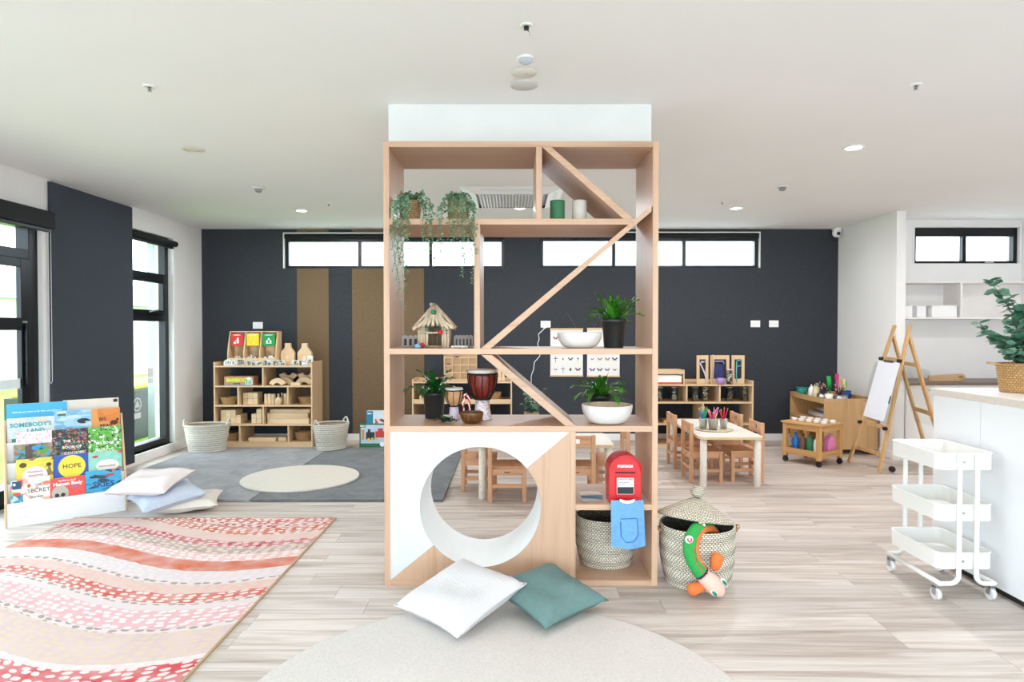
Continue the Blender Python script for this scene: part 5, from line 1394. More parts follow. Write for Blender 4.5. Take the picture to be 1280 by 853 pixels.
# blocks, one object each
def block(px, z, Y, w, h, d, label, grp):
    thing('wooden_block', B(-w / 2, w / 2, 0, d, 0, h), BLK, label, 'block', at(px, z, Y), group=grp, bevel=.0025)
bs = .0548
for i in range(3):
    for j in range(2):
        block(306.5 + i * 6.2, SA[2] + .001 + j * .071, 7.74, .057, .07, .16, 'pale wooden cuboid in the square stack of the second row', 'block stack in the second row')
for (px, h) in ((333, .125), (337.7, .128), (342, .125), (357, .13)):
    r = root('dowel_block', 'round pale wooden post standing in the second row', 'block', at(px, SA[2] + .001, 7.76), 0, 'wooden posts in the second row')
    part('post', MB().lathe([(.0001, 0), (.024, 0), (.025, .002), (.025, h - .002), (.023, h), (.0001, h)], 20), BLK, r)
    part('end_grain', MB().cyl((0, 0, h), (0, 0, h + .001), .02, n=16), plain('#d8b98e', .6, name='end_grain'), r)
for k, px in enumerate((348, 352.5)):
    r = root('wooden_bottle', 'small turned wooden bottle among the posts of the second row', 'wooden bottle', at(px, SA[2] + .001, 7.72 + .11 * k), 0, 'small wooden bottles in the second row')
    part('body', MB().lathe([(.0001, 0), (.036, 0), (.040, .04), (.036, .07), (.014, .09), (.0001, .09)], 20), BLK, r)
    part('neck', MB().lathe([(.014, .088), (.013, .125), (.016, .13), (.0001, .132)], 16), BLK, r)
for i, n_ in enumerate((2, 2, 2, 1)):
    for j in range(n_ if i < 3 else 1):
        block(278.5 + i * 6.35, SA[3] + .001 + j * .082, 7.73, .059, .081, .2, 'pale wooden cuboid in the stepped stack of the third row', 'stepped block stack in the third row')
block(297.5, SA[3] + .001 + .082, 7.74, .059, .02, .2, 'thin wooden slat on top of the stepped stack', 'thin slats in the third row')
for i, n_ in enumerate((2, 3)):
    for j in range(n_):
        block(317 + i * 6.4, SA[3] + .001 + j * .058, 7.74, .059, .057, .14, 'wooden cube in the pair of columns of the third row', 'cube columns in the third row')
for j, (w, h, x, dy) in enumerate(((.50, .062, 360, 0), (.49, .062, 359, .012), (.48, .045, 362, .03))):
    block(x, SA[3] + .001 + sum((.063, .063, .046)[:j]), 7.72 + dy, w, h, .2, ('bottom', 'middle', 'top')[j] + ' long wooden plank of the stack in the third row', None)
block(327, SA[4] + .001, 7.72, .33, .045, .15, 'long flat wooden plank lying in the bottom row', None)
block(352, SA[4] + .001, 7.74, .10, .045, .10, 'short wooden plank beside the long one in the bottom row', None)

# two white handled baskets
COT = weave('cotton_rope', '#efeae0', '#e3dccd', '#a69c88', 42, 70, .9, 1.0)
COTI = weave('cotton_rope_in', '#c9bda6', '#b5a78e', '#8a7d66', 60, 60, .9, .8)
def hbasket(px, py, w, h, label, rz, sy=.72):
    c = at_z(px, py, 0)
    r = basket(Vector((c.x, c.y + w * .42 * sy, (mh if False else .001))), lambda t: w * (.40 + .10 * t), h, label, (COT, COTI), 11, 1, sy, rz, 'rope_basket', .014, amp=.0045)
    for s_ in (-1, 1):
        part('handle', MB().tube([(s_ * w * (.46 + .03 * math.sin(t * PI)), (t - .5) * .13, h - .02 + .075 * math.sin(t * PI)) for t in [k / 12 for k in range(13)]], .010, 8), COT, r)
    return r
hb1 = hbasket(251, 569, .50, .30, 'white rope basket under the tall window', .1)
hb2 = hbasket(410, 566, .43, .29, 'white rope basket at the end of toy shelf', .9, .85)
hb1.location.z = hb2.location.z = mh + .001
hb2.location.y -= .02

# toy boxes
q = Vector((-1.60, 7.62, .001))
r = root('toy_train_box', 'green toy box with red train picture beside the toy shelf', 'box', q)
part('box', B(-.21, .21, 0, .12, 0, .29), plain('#1d6b45', .45, name='green_card'), r, .002)
part('picture', B(-.195, .205, -.0012, 0, .055, .275), plain('#bccfe0', .45, var=.1, vs=8, name='sky_print'), r)
tp = MB()
part('train_print', MB().box(-.02, .19, -.0024, -.0012, .125, .20).box(.01, .07, -.0024, -.0012, .20, .235), plain('#c8392e', .5, name='red_print'), r)
part('engine_print', MB().box(-.13, -.03, -.0024, -.0012, .10, .19).box(-.11, -.08, -.0024, -.0012, .19, .225), plain('#23282c', .5, name='black_print'), r)
part('wheel_print', MB().ball((-.10, -.002, .10), .022, .001, .022, 12, 6).ball((-.055, -.002, .11), .018, .001, .018, 12, 6).ball((0, -.002, .115), .016, .001, .016, 12, 6), plain('#dfc23c', .5, name='yellow_print'), r)
part('shed_print', B(-.185, -.15, -.0024, -.0012, .10, .22), plain('#cf9a6a', .5, name='tan_print'), r)
part('emblem', MB().ball((.06, -.001, .045), .03, .0015, .03, 16, 6), plain('#e6eef0', .5, name='emblem_print'), r)
lg = part('logo', B(-.205, -.135, -.0026, -.0014, .245, .283), plain('#0f5a3c', .5, name='logo_green'), r)
part('lettering', text_mb('BRIO', .026, .0006, bold=.0012), WP, lg, loc=(-.17, -.0032, .254))
q = Vector((-1.55, 7.63, .2925))
r = root('toy_train_box', 'smaller blue and white toy box on top of the green one', 'box', q)
part('box', B(-.18, .18, 0, .11, 0, .145), plain('#cfdbe2', .45, var=.05, name='pale_card'), r, .002)
part('end_panel', B(-.18, -.10, -.0012, 0, 0, .145), plain('#14799a', .5, name='teal_print'), r)
part('lettering', text_mb('BRIO', .022, .0006, bold=.0010), WP, r, loc=(-.14, -.002, .11))
part('picture', B(-.08, .17, -.0012, 0, .0, .055), cells('toy_print', ['#d98a4a', '#6a4a6a', '#e8d9a0', '#c94a4a', '#cfdbe2', '#3a4a5a'], 36), r)

# ------------------------------------------------------------------ low shelf seen through the unit
YM = 7.72
mx0, mx1 = at_y(515, 500, YM).x, at_y(640, 500, YM).x
ZM = [at_y(560, y_, YM).z for y_ in (477.5, 500.5, 526, 553)]
shelf_case('low_shelf', 'low birch shelf with lipped trays behind the drums', mx0, mx1, YM, 8.12, ZM[0], ZM, [(556, ZM[0], ZM[1]), (596, ZM[1], ZM[2])], gallery=.03)
lowr = [o for o in bpy.data.objects if o.name.startswith('low_shelf')][0]
wv = (mx1 - mx0) / 2
part('tray_lip', B(-wv + .018, wv - .018, -.012, .002, ZM[1] - .045, ZM[1] + .012), BIRCHX, lowr, .002)
part('tray_lip', B(-wv + .018, wv - .018, -.012, .002, ZM[2] - .045, ZM[2] + .012), BIRCHX, lowr, .002)
q = at(575.5, ZM[0] + .001, 7.95)
r = root('pigeonhole_board', 'birch pigeonhole display board standing on the low shelf', 'display board', q)
pw_, ph_ = .20, .37
part('back_board', B(-pw_, pw_, .05, .056, 0, ph_), BIRCHX, r)
for k in range(5): part('divider', B(-pw_ + k * pw_ / 2 - .005, -pw_ + k * pw_ / 2 + .005, 0, .05, 0, ph_), BIRCHZ, r)
for k in range(5):
    for j in range(4):
        part('rail', B(-pw_ + j * pw_ / 2 + .005, -pw_ + (j + 1) * pw_ / 2 - .005, 0, .05, k * (ph_ - .01) / 4, k * (ph_ - .01) / 4 + .01), BIRCHX, r)
for (i, j, c) in ((0, 2, '#8a5a4a'), (1, 3, '#6b4a3c'), (0, 1, '#9a8a6a'), (2, 1, '#c4b49a')):
    thing('shell', MB().ball((0, 0, .008), .026, .014, .009, 10, 6), plain(c, .6), ('brown', 'dark', 'olive', 'pale')[(i + j) % 4] + ' shell in a pigeonhole ' + ('near the base', 'of the middle row', 'near the top')[min(2, j - 1)] + (' at the edge' if i == 0 else ' further in'), 'shell', q + Vector((-pw_ + (i + .5) * pw_ / 2, .022, j * (ph_ - .01) / 4 + .011)))
q = at(613, ZM[1] + .014, 7.80)
r = basket(q, lambda t: .12 * (.85 + .15 * t), .075, 'shallow rattan basket with dark blue cloth on the low shelf', (SB, SB), 8, 1.15, .8, name='bread_basket', th=.006)
part_c = MB(); rcx = random.Random(2)
part_c.grid(lambda u, v: ((u - .5) * .17, (v - .5) * .12, .05 + .05 * math.sin(u * PI) * math.sin(v * PI) + .012 * math.sin(u * 14 + v * 9)), 14, 12)
part_c.grid(lambda u, v: ((u - .5) * .17, (v - .5) * .12, .035), 4, 4)
thing('blue_cloth', part_c, plain('#1f3350', .9, var=.2, name='navy_cloth'), 'crumpled navy cloth in the shallow rattan basket', 'cloth', q)
for k, (px, h) in enumerate(((620, .14), (624.5, .17), (629, .12))):
    block(px, ZM[0] + .001, 7.82, .036, h, .036, ('short', 'tall', 'shorter')[k] + ' upright wooden block on the low shelf end', None)
for k in range(3):
    block(533 + 5 * k, ZM[1] + .001, 7.78, .17 if k == 0 else .04, .05 if k == 0 else .035, .12, ('wide', 'narrow', 'small')[k] + ' pale wooden plank in the low shelf end bay', None) if k == 0 else None

# ------------------------------------------------------------------ jar shelf
YJ = 7.67
jx1 = at_y(942, 500, YJ).x; jx0 = jx1 - 1.24
ZJ = [at_y(900, y_, YJ).z for y_ in (481, 503, 530, 556)]
shelf_case('jar_shelf', 'birch shelf holding glass jars behind the art table', jx0, jx1, YJ, 8.09, ZJ[0], ZJ, [(858.5, ZJ[0], ZJ[1]), (900, ZJ[0], ZJ[1]), (879, ZJ[1], ZJ[2])])
JG = glass('jar_glass', '#dfe6e4', .15)
LIDM = plain('#9a9c9c', .35, metal=.8, name='jar_lid')
for k, (px, c, fill, what) in enumerate(((824.5, '#b9a58a', .5, 'beige stones'), (843, '#cfc4b0', .42, 'pale shells'), (869, '#c2a88e', .4, 'tan shells'), (881.5, '#d6bb9c', .92, 'cream shells filled to the brim'), (912, '#a88462', .45, 'brown cones'), (930.5, '#8f7d6a', .5, 'grey-brown seeds'))):
    q = at(px, ZJ[1] + .001, 7.80)
    r = root('glass_jar', 'glass jar holding ' + what + ' on the jar shelf', 'jar', q)
    part('glass_body', MB().lathe([(.0001, .001), (.040, .001), (.044, .006), (.044, .14), (.038, .152), (.038, .158)], 24), JG, r)
    part('lid', MB().lathe([(.0001, .158), (.041, .158), (.041, .174), (.038, .176), (.0001, .176)], 24), LIDM, r)
    fm = MB(); rf_ = random.Random(k)
    for j in range(int(34 * fill) + 4):
        a_, d_ = rf_.random() * 6.28, .026 * rf_.random() ** .5
        fm.ball((math.cos(a_) * d_, math.sin(a_) * d_, .014 + (.145 * fill) * rf_.random()), .012, .010, .009, 7, 5)
    o = part('contents', fm, plain(c, .7, var=.25, vs=40), r); o['kind'] = 'stuff'
# paper tray on top
q = Vector((jx0 + .235, 7.85, ZJ[0] + .001))
r = root('paper_tray', 'wooden paper tray rack on the jar shelf', 'tray', q)
part('side', B(-.2, -.185, -.11, .11, 0, .17), BIRCHZ, r, .002); part('side', B(.185, .2, -.11, .11, 0, .17), BIRCHZ, r, .002)
part('top_rail', B(-.185, .185, -.11, -.09, .12, .17), BIRCHX, r, .002); part('back_rail', B(-.185, .185, .09, .11, .12, .17), BIRCHX, r, .002)
thing('paper_stack', B(-.17, .17, -.10, .10, 0, .018), plain('#cf4a3a', .7, name='red_paper'), 'red paper sheets at the bottom of the paper tray', 'paper', q + Vector((0, 0, .001)))
thing('paper_stack', B(-.165, .165, -.10, .09, 0, .075), plain('#f1ede8', .7, var=.05, vs=50, name='white_paper'), 'thick stack of white paper in the paper tray', 'paper', q + Vector((0, 0, .0205)))
# three-panel weaving frame
q = at(899.5, ZJ[0] + .001, 7.80)
r = root('weaving_frame', 'three-panel wooden weaving frame with wire mesh and ribbons', 'frame', q)
MESHM = plain('#3c4048', .5, metal=.5, name='wire_mesh')
fh = .345
for k, (cx_, w, rz_) in enumerate(((-.215, .075, .18), (0, .115, 0), (.215, .075, -.18))):
    M = Matrix.Translation((cx_, -.02 if k != 1 else 0, 0)) @ Matrix.Rotation(rz_, 4, 'Z')
    fr = MB()
    fr.box(-w, -w + .035, -.008, .008, 0, fh, M=M).box(w - .035, w, -.008, .008, 0, fh, M=M).box(-w + .035, w - .035, -.008, .008, 0, .06, M=M).box(-w + .035, w - .035, -.008, .008, fh - .05, fh, M=M)
    f_ = part('panel_frame', fr, BIRCHZ, r, .002)
    wm = MB()
    nx = int((w * 2 - .07) / .016)
    for j in range(1, nx): wm.box(-w + .035 + j * .016 - .0008, -w + .035 + j * .016 + .0008, -.001, .001, .06, fh - .05, M=M)
    for j in range(1, 15): wm.box(-w + .035, w - .035, -.001, .001, .06 + j * .0157 - .0008, .06 + j * .0157 + .0008, M=M)
    part('wire_mesh', wm, MESHM, f_)
RB = lambda c: plain(c, .7)
part('ribbon', MB().tube([(-.24, -.04, .27), (-.19, -.04, .272), (-.25, -.045, .25), (-.20, -.05, .14), (-.165, -.05, .02)], .008, 6), RB('#d9cfe0'), r, label='lilac ribbon')
part('ribbon', MB().tube([(-.08, -.02, .27), (.03, -.02, .275), (.05, -.02, .24)], .008, 6), RB('#a896cc'), r, label='violet ribbon')
part('ribbon', MB().grid(lambda u, v: (-.06 + .10 * u, -.018 - .004 * math.sin(u * 9), .06 + .17 * v), 6, 6), RB('#2a2f66'), r, label='indigo fabric')
part('ribbon', MB().tube([(.19, -.045, .285), (.255, -.04, .28)], .006, 6).tube([(.20, -.045, .21), (.255, -.04, .225)], .006, 6).tube([(.19, -.045, .27), (.185, -.05, .10), (.19, -.05, .02)], .006, 6), RB('#63b9c4'), r, label='turquoise ribbon')
part('ribbon', MB().tube([(-.09, -.02, .35), (-.085, -.03, .25), (-.095, -.035, .05)], .010, 6), RB('#d8b79c'), r, label='tan ribbon')
thing('bead_cup', MB().lathe([(.0001, 0), (.045, 0), (.048, .06), (.04, .075), (.0001, .075)], 20), RB('#a588bd'), 'purple cup before the weaving frame', 'cup', q + Vector((-.02, -.10, 0)))
r = root('glass_jar', 'glass jar of mixed ribbons in front of weaving frame', 'jar', q + Vector((.09, -.09, 0)))
part('glass_body', MB().lathe([(.0001, .001), (.036, .001), (.038, .005), (.038, .15), (.032, .16), (.032, .168)], 24), JG, r)
part('lid', MB().lathe([(.0001, .168), (.034, .168), (.034, .184), (.0001, .186)], 24), plain('#d9b7c4', .5, name='pink_lid'), r)
part('contents', MB().lathe([(.0001, .01), (.032, .01), (.034, .12), (.0001, .125)], 14), cells('ribbon_mix', ['#e8c9d2', '#7a4a6a', '#efe8e4', '#b59a8a', '#4a3a3a'], 60), r)
thing('wooden_tray', B(-.22, .22, -.1, .1, 0, .03), PINEX, 'flat brown wooden tray on the second row of the jar shelf', 'tray', at(850, ZJ[2] + .001, 7.85), bevel=.004)

# ------------------------------------------------------------------ insect posters
def poster(px0, py0, px1, py1, label, kind):
    a_ = at_y(px0, py0, YB - .012); b_ = at_y(px1, py1, YB - .012)
    w, h = b_.x - a_.x, a_.z - b_.z
    r = root('insect_poster', label, 'poster', (a_.x, YB - .004, b_.z))
    part('sheet', B(0, w, -.006, -.004, 0, h), plain('#e6e4e2', .6, var=.02, name='poster_paper'), r)
    part('hanger_bar', B(-.004, w + .004, -.014, -.001, h - .02, h + .005), BIRCHX, r, .002)
    part('hanger_bar', B(-.004, w + .004, -.014, -.001, -.006, .014), BIRCHX, r, .002)
    part('cord', MB().tube([(.08, -.008, h), (w / 2, -.006, h + .2), (w - .08, -.008, h)], .0018, 5), plain('#8a7a66', .8, name='jute_cord'), r)
    rp_ = random.Random(kind)
    cols = ['#4a3a2a', '#6b5230', '#2f3a5a', '#7a2a2a', '#8a6a2c', '#3a4a34', '#5a4a6a']
    for i in range(4):
        for j in range(4):
            x, z = w * (.16 + .23 * i), h * (.14 + .22 * j)
            s_ = rp_.uniform(.014, .03); mb = MB()
            if kind == 2 or (i + j) % 3 == 0:
                for sx in (-1, 1):
                    mb.prism([(x, z), (x + sx * s_ * 1.1, z + s_ * .9), (x + sx * s_ * 1.3, z + s_ * .2), (x + sx * s_ * .6, z - s_ * .1), (x + sx * s_ * .8, z - s_ * .8), (x, z - s_ * .3)], -.0072, -.006, 'y')
            elif (i + j) % 3 == 1:
                mb.box(x - .003, x + .003, -.0072, -.006, z - s_ * 1.6, z + s_ * 1.4).box(x - s_, x + s_, -.0072, -.006, z + .004, z + .012)
            else:
                mb.ball((x, -.0066, z), s_ * .5, .001, s_ * .8, 10, 6)
            part('insect', mb, plain(cols[rp_.randrange(7)], .6), r)
poster(688, 411, 728.5, 470.5, 'white insect chart beside the power outlet on dark wall', 1)
poster(734, 410.5, 774.5, 471, 'white butterfly chart hanging behind the black potted ferns', 2)

# ================================================================== TABLES AND CHAIRS
TABW = plain('#ece8e1', .35, var=.02, name='table_laminate')
PLY = wood('ply_edge', '#dcbf92', '#c7a573', 'x', .5, 1, 60)
LEGW = plain('#ddd3c6', .5, var=.12, vs=60, name='whitewashed_leg')
def rrect(w, d, r_, n=6):
    out = []
    for (cx_, cy_, a) in ((w - r_, d - r_, 0), (-w + r_, d - r_, 90), (-w + r_, -d + r_, 180), (w - r_, -d + r_, 270)):
        for k in range(n + 1):
            t = math.radians(a + 90 * k / n); out.append((cx_ + r_ * math.cos(t), cy_ + r_ * math.sin(t)))
    return out
def table(x0, x1, y0, y1, H_, label):
    r = root('activity_table', label, 'table', ((x0 + x1) / 2, (y0 + y1) / 2, 0))
    w, d = (x1 - x0) / 2, (y1 - y0) / 2
    part('table_edge', MB().prism(rrect(w, d, .05), H_ - .024, H_ - .002, 'z'), PLY, r)
    part('table_top', MB().prism(rrect(w - .002, d - .002, .05), H_ - .002, H_, 'z'), TABW, r)
    for sx in (-1, 1):
        for sy in (-1, 1):
            part('leg', MB().lathe([(.0001, 0), (.029, 0), (.031, .003), (.031, H_ - .024), (.0001, H_ - .024)], 20), LEGW, r, loc=(sx * (w - .045), sy * (d - .045), 0))
    return r
def chair():
    r = root('child_chair', '-', 'chair')
    w, d, sh_, bh = .14, .135, .29, .545
    for sx in (-1, 1):
        part('leg', B(sx * w - .0165, sx * w + .0165, -d - .017, -d + .017, 0, bh), BEECHZ, r, .004)
        part('leg', B(sx * w - .0165, sx * w + .0165, d - .017, d + .017, 0, sh_ - .018), BEECHZ, r, .004)
        part('side_rail', B(sx * w - .011, sx * w + .011, -d + .017, d - .017, sh_ - .065, sh_ - .018), BEECHY, r, .002)
        part('stretcher', B(sx * w - .010, sx * w + .010, -d + .017, d - .017, .095, .125), BEECHY, r, .002)
    part('seat', B(-w - .018, w + .018, -d + .017, d + .022, sh_ - .018, sh_), BEECHY, r, .004)
    part('front_rail', B(-w + .0165, w - .0165, d - .012, d + .010, sh_ - .065, sh_ - .018), BEECHX, r, .002)
    rr_ = part('rear_rail', B(-w + .0165, w - .0165, -d - .011, -d + .011, sh_ - .07, sh_ - .018), BEECHX, r, .002)
    part('maker_mark', B(-.025, .025, -d - .0122, -d - .011, sh_ - .05, sh_ - .042), plain('#5a3a26', .6, name='burnt_mark'), rr_)
    part('rear_stretcher', B(-w + .0165, w - .0165, -d - .010, -d + .010, .115, .145), BEECHX, r, .002)
    bk = MB()
    x_, y0_, y1_ = w - .0165, -d - .010, -d + .010
    bk.box(-x_, x_, y0_, y1_, .515, .54).box(-x_, x_, y0_, y1_, .44, .475).box(-x_, -.03, y0_, y1_, .475, .515).box(.03, x_, y0_, y1_, .475, .515)
    part('backrest', bk, BEECHX, r, .003)
    return r
ch0 = chair()
first = [True]
def put_chair(x, y, rz, label):
    if first[0]:
        first[0] = False; ch0.location = (x, y, .0005); ch0.rotation_euler = (0, 0, rz); ch0['label'] = label; ch0['group'] = 'beech children chairs'
    else: dup(ch0, (x, y, .0005), rz, label, 'beech children chairs')
# art table (right)
tA = at_z(876, 609, 0); tB = at_z(950.5, 608.5, 0)
ax0, ax1, ay0, ay1 = tA.x - .015, tB.x + .02, tA.y - .02, tA.y + 1.16
table(ax0, ax1, ay0, ay1, .45, 'small white-topped art table with pencil pails')
put_chair(1.66 + .12, 6.03, -PI / 2, 'beech chair near the corner of the art table on the shelf unit side')
put_chair(1.66 + .12, 6.62, -PI / 2, 'beech chair at the far end of art table on the shelf unit side')
put_chair(2.17, 6.06, PI / 2, 'beech chair at the near corner of the art table facing the shelf unit')
put_chair(2.19, 6.66, PI / 2, 'beech chair at the far end of the art table near the jar shelf')
# second table, behind the shelf unit
sA = at_z(601.5, 624.5, 0)
bx0, by0 = sA.x - .035, sA.y - .02
bx1 = at_y(768.5, 560, by0).x
table(bx0, bx1, by0, by0 + .62, .455, 'white-topped wooden table behind the shelf unit')
put_chair((634 - 640) / FPX * 5.22, 5.22 + .135, 0, 'beech chair seen through the round tunnel at the hidden table')
put_chair((720.5 - 640) / FPX * 5.22, 5.22 + .135, 0, 'beech chair behind the cubby at the hidden table')
put_chair(bx0 + .0, by0 + .43, -PI / 2, 'beech chair at the short end of hidden table by the dark mat')
put_chair(bx1 + .02, by0 + .40, PI / 2, 'beech chair at the other short end of hidden table beside the postbox')
# eucalyptus in a wicker pot on the hidden table
EUC = leafmat('eucalyptus_leaf', '#35685a', '#86ac92', .5)
EUCD = leafmat('eucalyptus_dark', '#26543f', '#568a6c', .5)
TWIG = plain('#6a5238', .8, name='brown_twig')
def round_leaf(s):
    return MB().add([(0, 0, 0), (s * .25, -s * .42, s * .06), (s * .7, -s * .48, s * .03), (s * 1.05, 0, -s * .05), (s * .7, s * .48, s * .03), (s * .25, s * .42, s * .06), (s * .55, 0, -s * .06)],
                    [(0, 1, 6), (1, 2, 6), (2, 3, 6), (3, 4, 6), (4, 5, 6), (5, 0, 6)], True)
def eucalyptus(loc, pr, ph, branches, label, seed, potmat, leafs=.035, handle=False):
    r = root('potted_eucalyptus', label, 'potted plant', loc)
    n = 12; prof = [(.0001, 0), (pr * .8, 0)]
    for k in range(n):
        z = ph * (k + .5) / n; prof += [(pr * (.82 + .18 * (k + .5) / n) + .0015, z), (pr * (.82 + .18 * (k + .9) / n) - .001, z + ph / n * .45)]
    prof += [(pr, ph), (pr * .93, ph), (pr * .9, ph * .88), (.0001, ph * .88)]
    part('wicker_pot', MB().lathe(prof, 32), potmat, r)
    if handle:
        part('handle', MB().tube([(-pr * .98, -.02, ph * .93), (-pr * 1.3, -.015, ph * .98), (-pr * 1.62, -.01, ph * 1.0), (-pr * 1.62, .01, ph * 1.0), (-pr * 1.3, .015, ph * .98), (-pr * .98, .02, ph * .93)], .006, 7), plain('#c9a070', .7, name='jute_handle'), r)
    rr_ = random.Random(seed)
    meshes = [round_leaf(leafs * s_).me('leaf', m_) for s_ in (.8, 1.0, 1.2) for m_ in (EUC, EUCD)]
    for pts in branches:
        P = smooth_path([Vector(p) for p in pts], 4)
        b_ = part('branch', MB().tube(P, [.004 * (1 - .75 * i / len(P)) for i in range(len(P))], 6), TWIG, r)
        n_ = len(P)
        for i in range(2, n_):
            for sd in (0, 1, .5):
                if i > n_ - 3 and rr_.random() < .3: continue
                o = bpy.data.objects.new('leaf', meshes[rr_.randrange(6)])
                link(o, b_)
                o.location = P[i]; a_ = i * 1.9 + sd * PI + rr_.uniform(-.4, .4)
                o.rotation_euler = (rr_.uniform(-.7, .7), rr_.uniform(-.7, .5), a_)
                sc_ = (1 - .35 * i / n_)
                o.scale = (sc_, sc_, sc_)
    return r
def rbranch(n, seed, h0, h1, spread, base):
    rr_ = random.Random(seed); out = []
    for i in range(n):
        a_ = 2 * PI * i / n + rr_.uniform(-.3, .3); h = rr_.uniform(h0, h1); s_ = rr_.uniform(.5, 1) * spread
        out.append([(0, 0, base), (math.cos(a_) * s_ * .35, math.sin(a_) * s_ * .35, base + h * .5), (math.cos(a_) * s_, math.sin(a_) * s_, base + h)])
    return out
p = Vector(((664.5 - 640) / FPX * 5.6, 5.6, .456))
eucalyptus(p, .066, .23, rbranch(8, 4, .10, .30, .15, .19), 'eucalyptus plant in small wicker pot on the hidden table', 5, WICK, .042)

# pails on the art table
tc_ = Vector(((893 - 640) / FPX * 6.12, 6.12, .4505))
thing('round_tray', MB().lathe([(.0001, 0), (.15, 0), (.175, .012), (.172, .015), (.148, .005), (.0001, .005)], 44), wood('tray_wood', '#e2d3b8', '#d2bf9e', 'x', .5), 'round pale wooden tray on the art table', 'tray', tc_)
PAIL = plain('#c3c7ca', .28, metal=.85, var=.08, vs=30, name='pail_zinc')
cols = ['#1f8a4a', '#1f5fae', '#158a8a', '#c23fae', '#e2582a', '#d8262a', '#e2b52a', '#7a3fae', '#c41f3a']
rpn = random.Random(12)
for k, (px, rr_, hh_, dy, pal, nm) in enumerate(((879.5, .042, .10, .02, (0, 1, 2, 0), 'green and blue pencils'), (892, .048, .105, -.03, (3, 4, 6, 7, 5), 'pink, orange and yellow pencils'), (905, .038, .095, .03, (5, 8), 'red pencils'))):
    q = Vector(((px - 640) / FPX * (6.12 + dy), 6.12 + dy, tc_.z + .0055))
    r = root('pencil_pail', 'galvanised pail with ' + nm + ' on the round tray', 'pail', q)
    part('pail', MB().lathe([(.0001, 0), (rr_ * .78, 0), (rr_, hh_), (rr_ * 1.04, hh_ + .002), (rr_ * .97, hh_), (rr_ * .75, .004), (.0001, .004)], 28), PAIL, r)
    part('rim', MB().tube([(math.cos(2 * PI * i / 28) * rr_ * 1.01, math.sin(2 * PI * i / 28) * rr_ * 1.01, hh_) for i in range(28)], .0025, 6, True), PAIL, r)
    for j in range((9, 12, 4)[k]):
        a_ = rpn.random() * 6.28; t_ = rr_ * .6
        c0 = q + Vector((-math.cos(a_) * t_ * .6, -math.sin(a_) * t_ * .6, .006))
        tip = Vector((math.cos(a_) * t_ * 2.2, math.sin(a_) * t_ * 2.2, .175 + rpn.uniform(-.02, .02))) 
        col = cols[pal[j % len(pal)]]
        pr_ = root('pencil', ('green or blue', 'pink, orange or yellow', 'red')[k] + ' pencil standing in a zinc pail', 'pencil', c0, 0, 'pencils in the ' + ('first', 'second', 'third')[k] + ' pail')
        part('shaft', MB().tube([(0, 0, 0), tip], .0048, 6), plain(col, .4), pr_)
        part('point', MB().tube([tip, tip * 1.09], [.0048, .0008], 6), plain('#e0c49a', .6, name='pencil_wood'), pr_)

# ================================================================== PAINT TROLLEY AND CABINET
pA, pB, pC = at_z(980.5, 576.5, 0), at_z(1023.5, 585, 0), at_z(1053, 580.5, 0)
e1 = (pB - pA); e2 = (pC - pB); e2 = (e2 - e1 * (e2.dot(e1) / e1.length_squared))
TLn, TWd = e1.length + .04, max(.33, e2.length + .03)
e1.normalize(); e2 = Vector((-e1.y, e1.x, 0))
ctr = (pA + pB) / 2 + e2 * (TWd / 2 - .015)
r = root('paint_trolley', 'low pine trolley on black castors carrying paint bottles', 'trolley', (ctr.x, ctr.y, 0), math.atan2(e1.y, e1.x))
w, d, H_ = TLn / 2, TWd / 2, .435
CASTOR = plain('#131314', .4, name='castor_rubber')
for sx in (-1, 1):
    for sy in (-1, 1):
        x, y_ = sx * (w - .025), sy * (d - .025)
        part('leg', B(x - .022, x + .022, y_ - .022, y_ + .022, .065, H_ - .02), PINEZ, r, .003)
        cs = part('castor', MB().tube([(x, y_ - .014, .028), (x, y_ + .014, .028)], .027, 16), CASTOR, r)
        part('castor_fork', MB().box(x - .012, x + .012, y_ - .02, y_ + .02, .045, .065), CASTOR, cs)
part('top_board', B(-w - .012, w + .012, -d - .012, d + .012, H_ - .02, H_), PINEX, r, .004)
part('apron', B(-w + .045, w - .045, -d + .012, -d + .032, H_ - .075, H_ - .02), PINEX, r); part('apron', B(-w + .045, w - .045, d - .032, d - .012, H_ - .075, H_ - .02), PINEX, r)
part('apron', B(w - .032, w - .012, -d + .045, d - .045, H_ - .075, H_ - .02), PINEY, r); part('apron', B(-w + .012, -w + .032, -d + .045, d - .045, H_ - .075, H_ - .02), PINEY, r)
part('shelf_rail', B(-w + .045, w - .045, -d + .01, -d + .03, .09, .155), PINEX, r, .002); part('shelf_rail', B(-w + .045, w - .045, d - .03, d - .01, .09, .155), PINEX, r, .002)
part('shelf_rail', B(w - .03, w - .01, -d + .045, d - .045, .09, .155), PINEY, r, .002); part('shelf_rail', B(-w + .01, -w + .03, -d + .045, d - .045, .09, .155), PINEY, r, .002)
part('lower_shelf', B(-w + .03, w - .03, -d + .03, d - .03, .095, .108), PINEX, r)
TRM = Matrix.Translation((ctr.x, ctr.y, 0)) @ Matrix.Rotation(math.atan2(e1.y, e1.x), 4, 'Z')
TRZ = math.atan2(e1.y, e1.x)
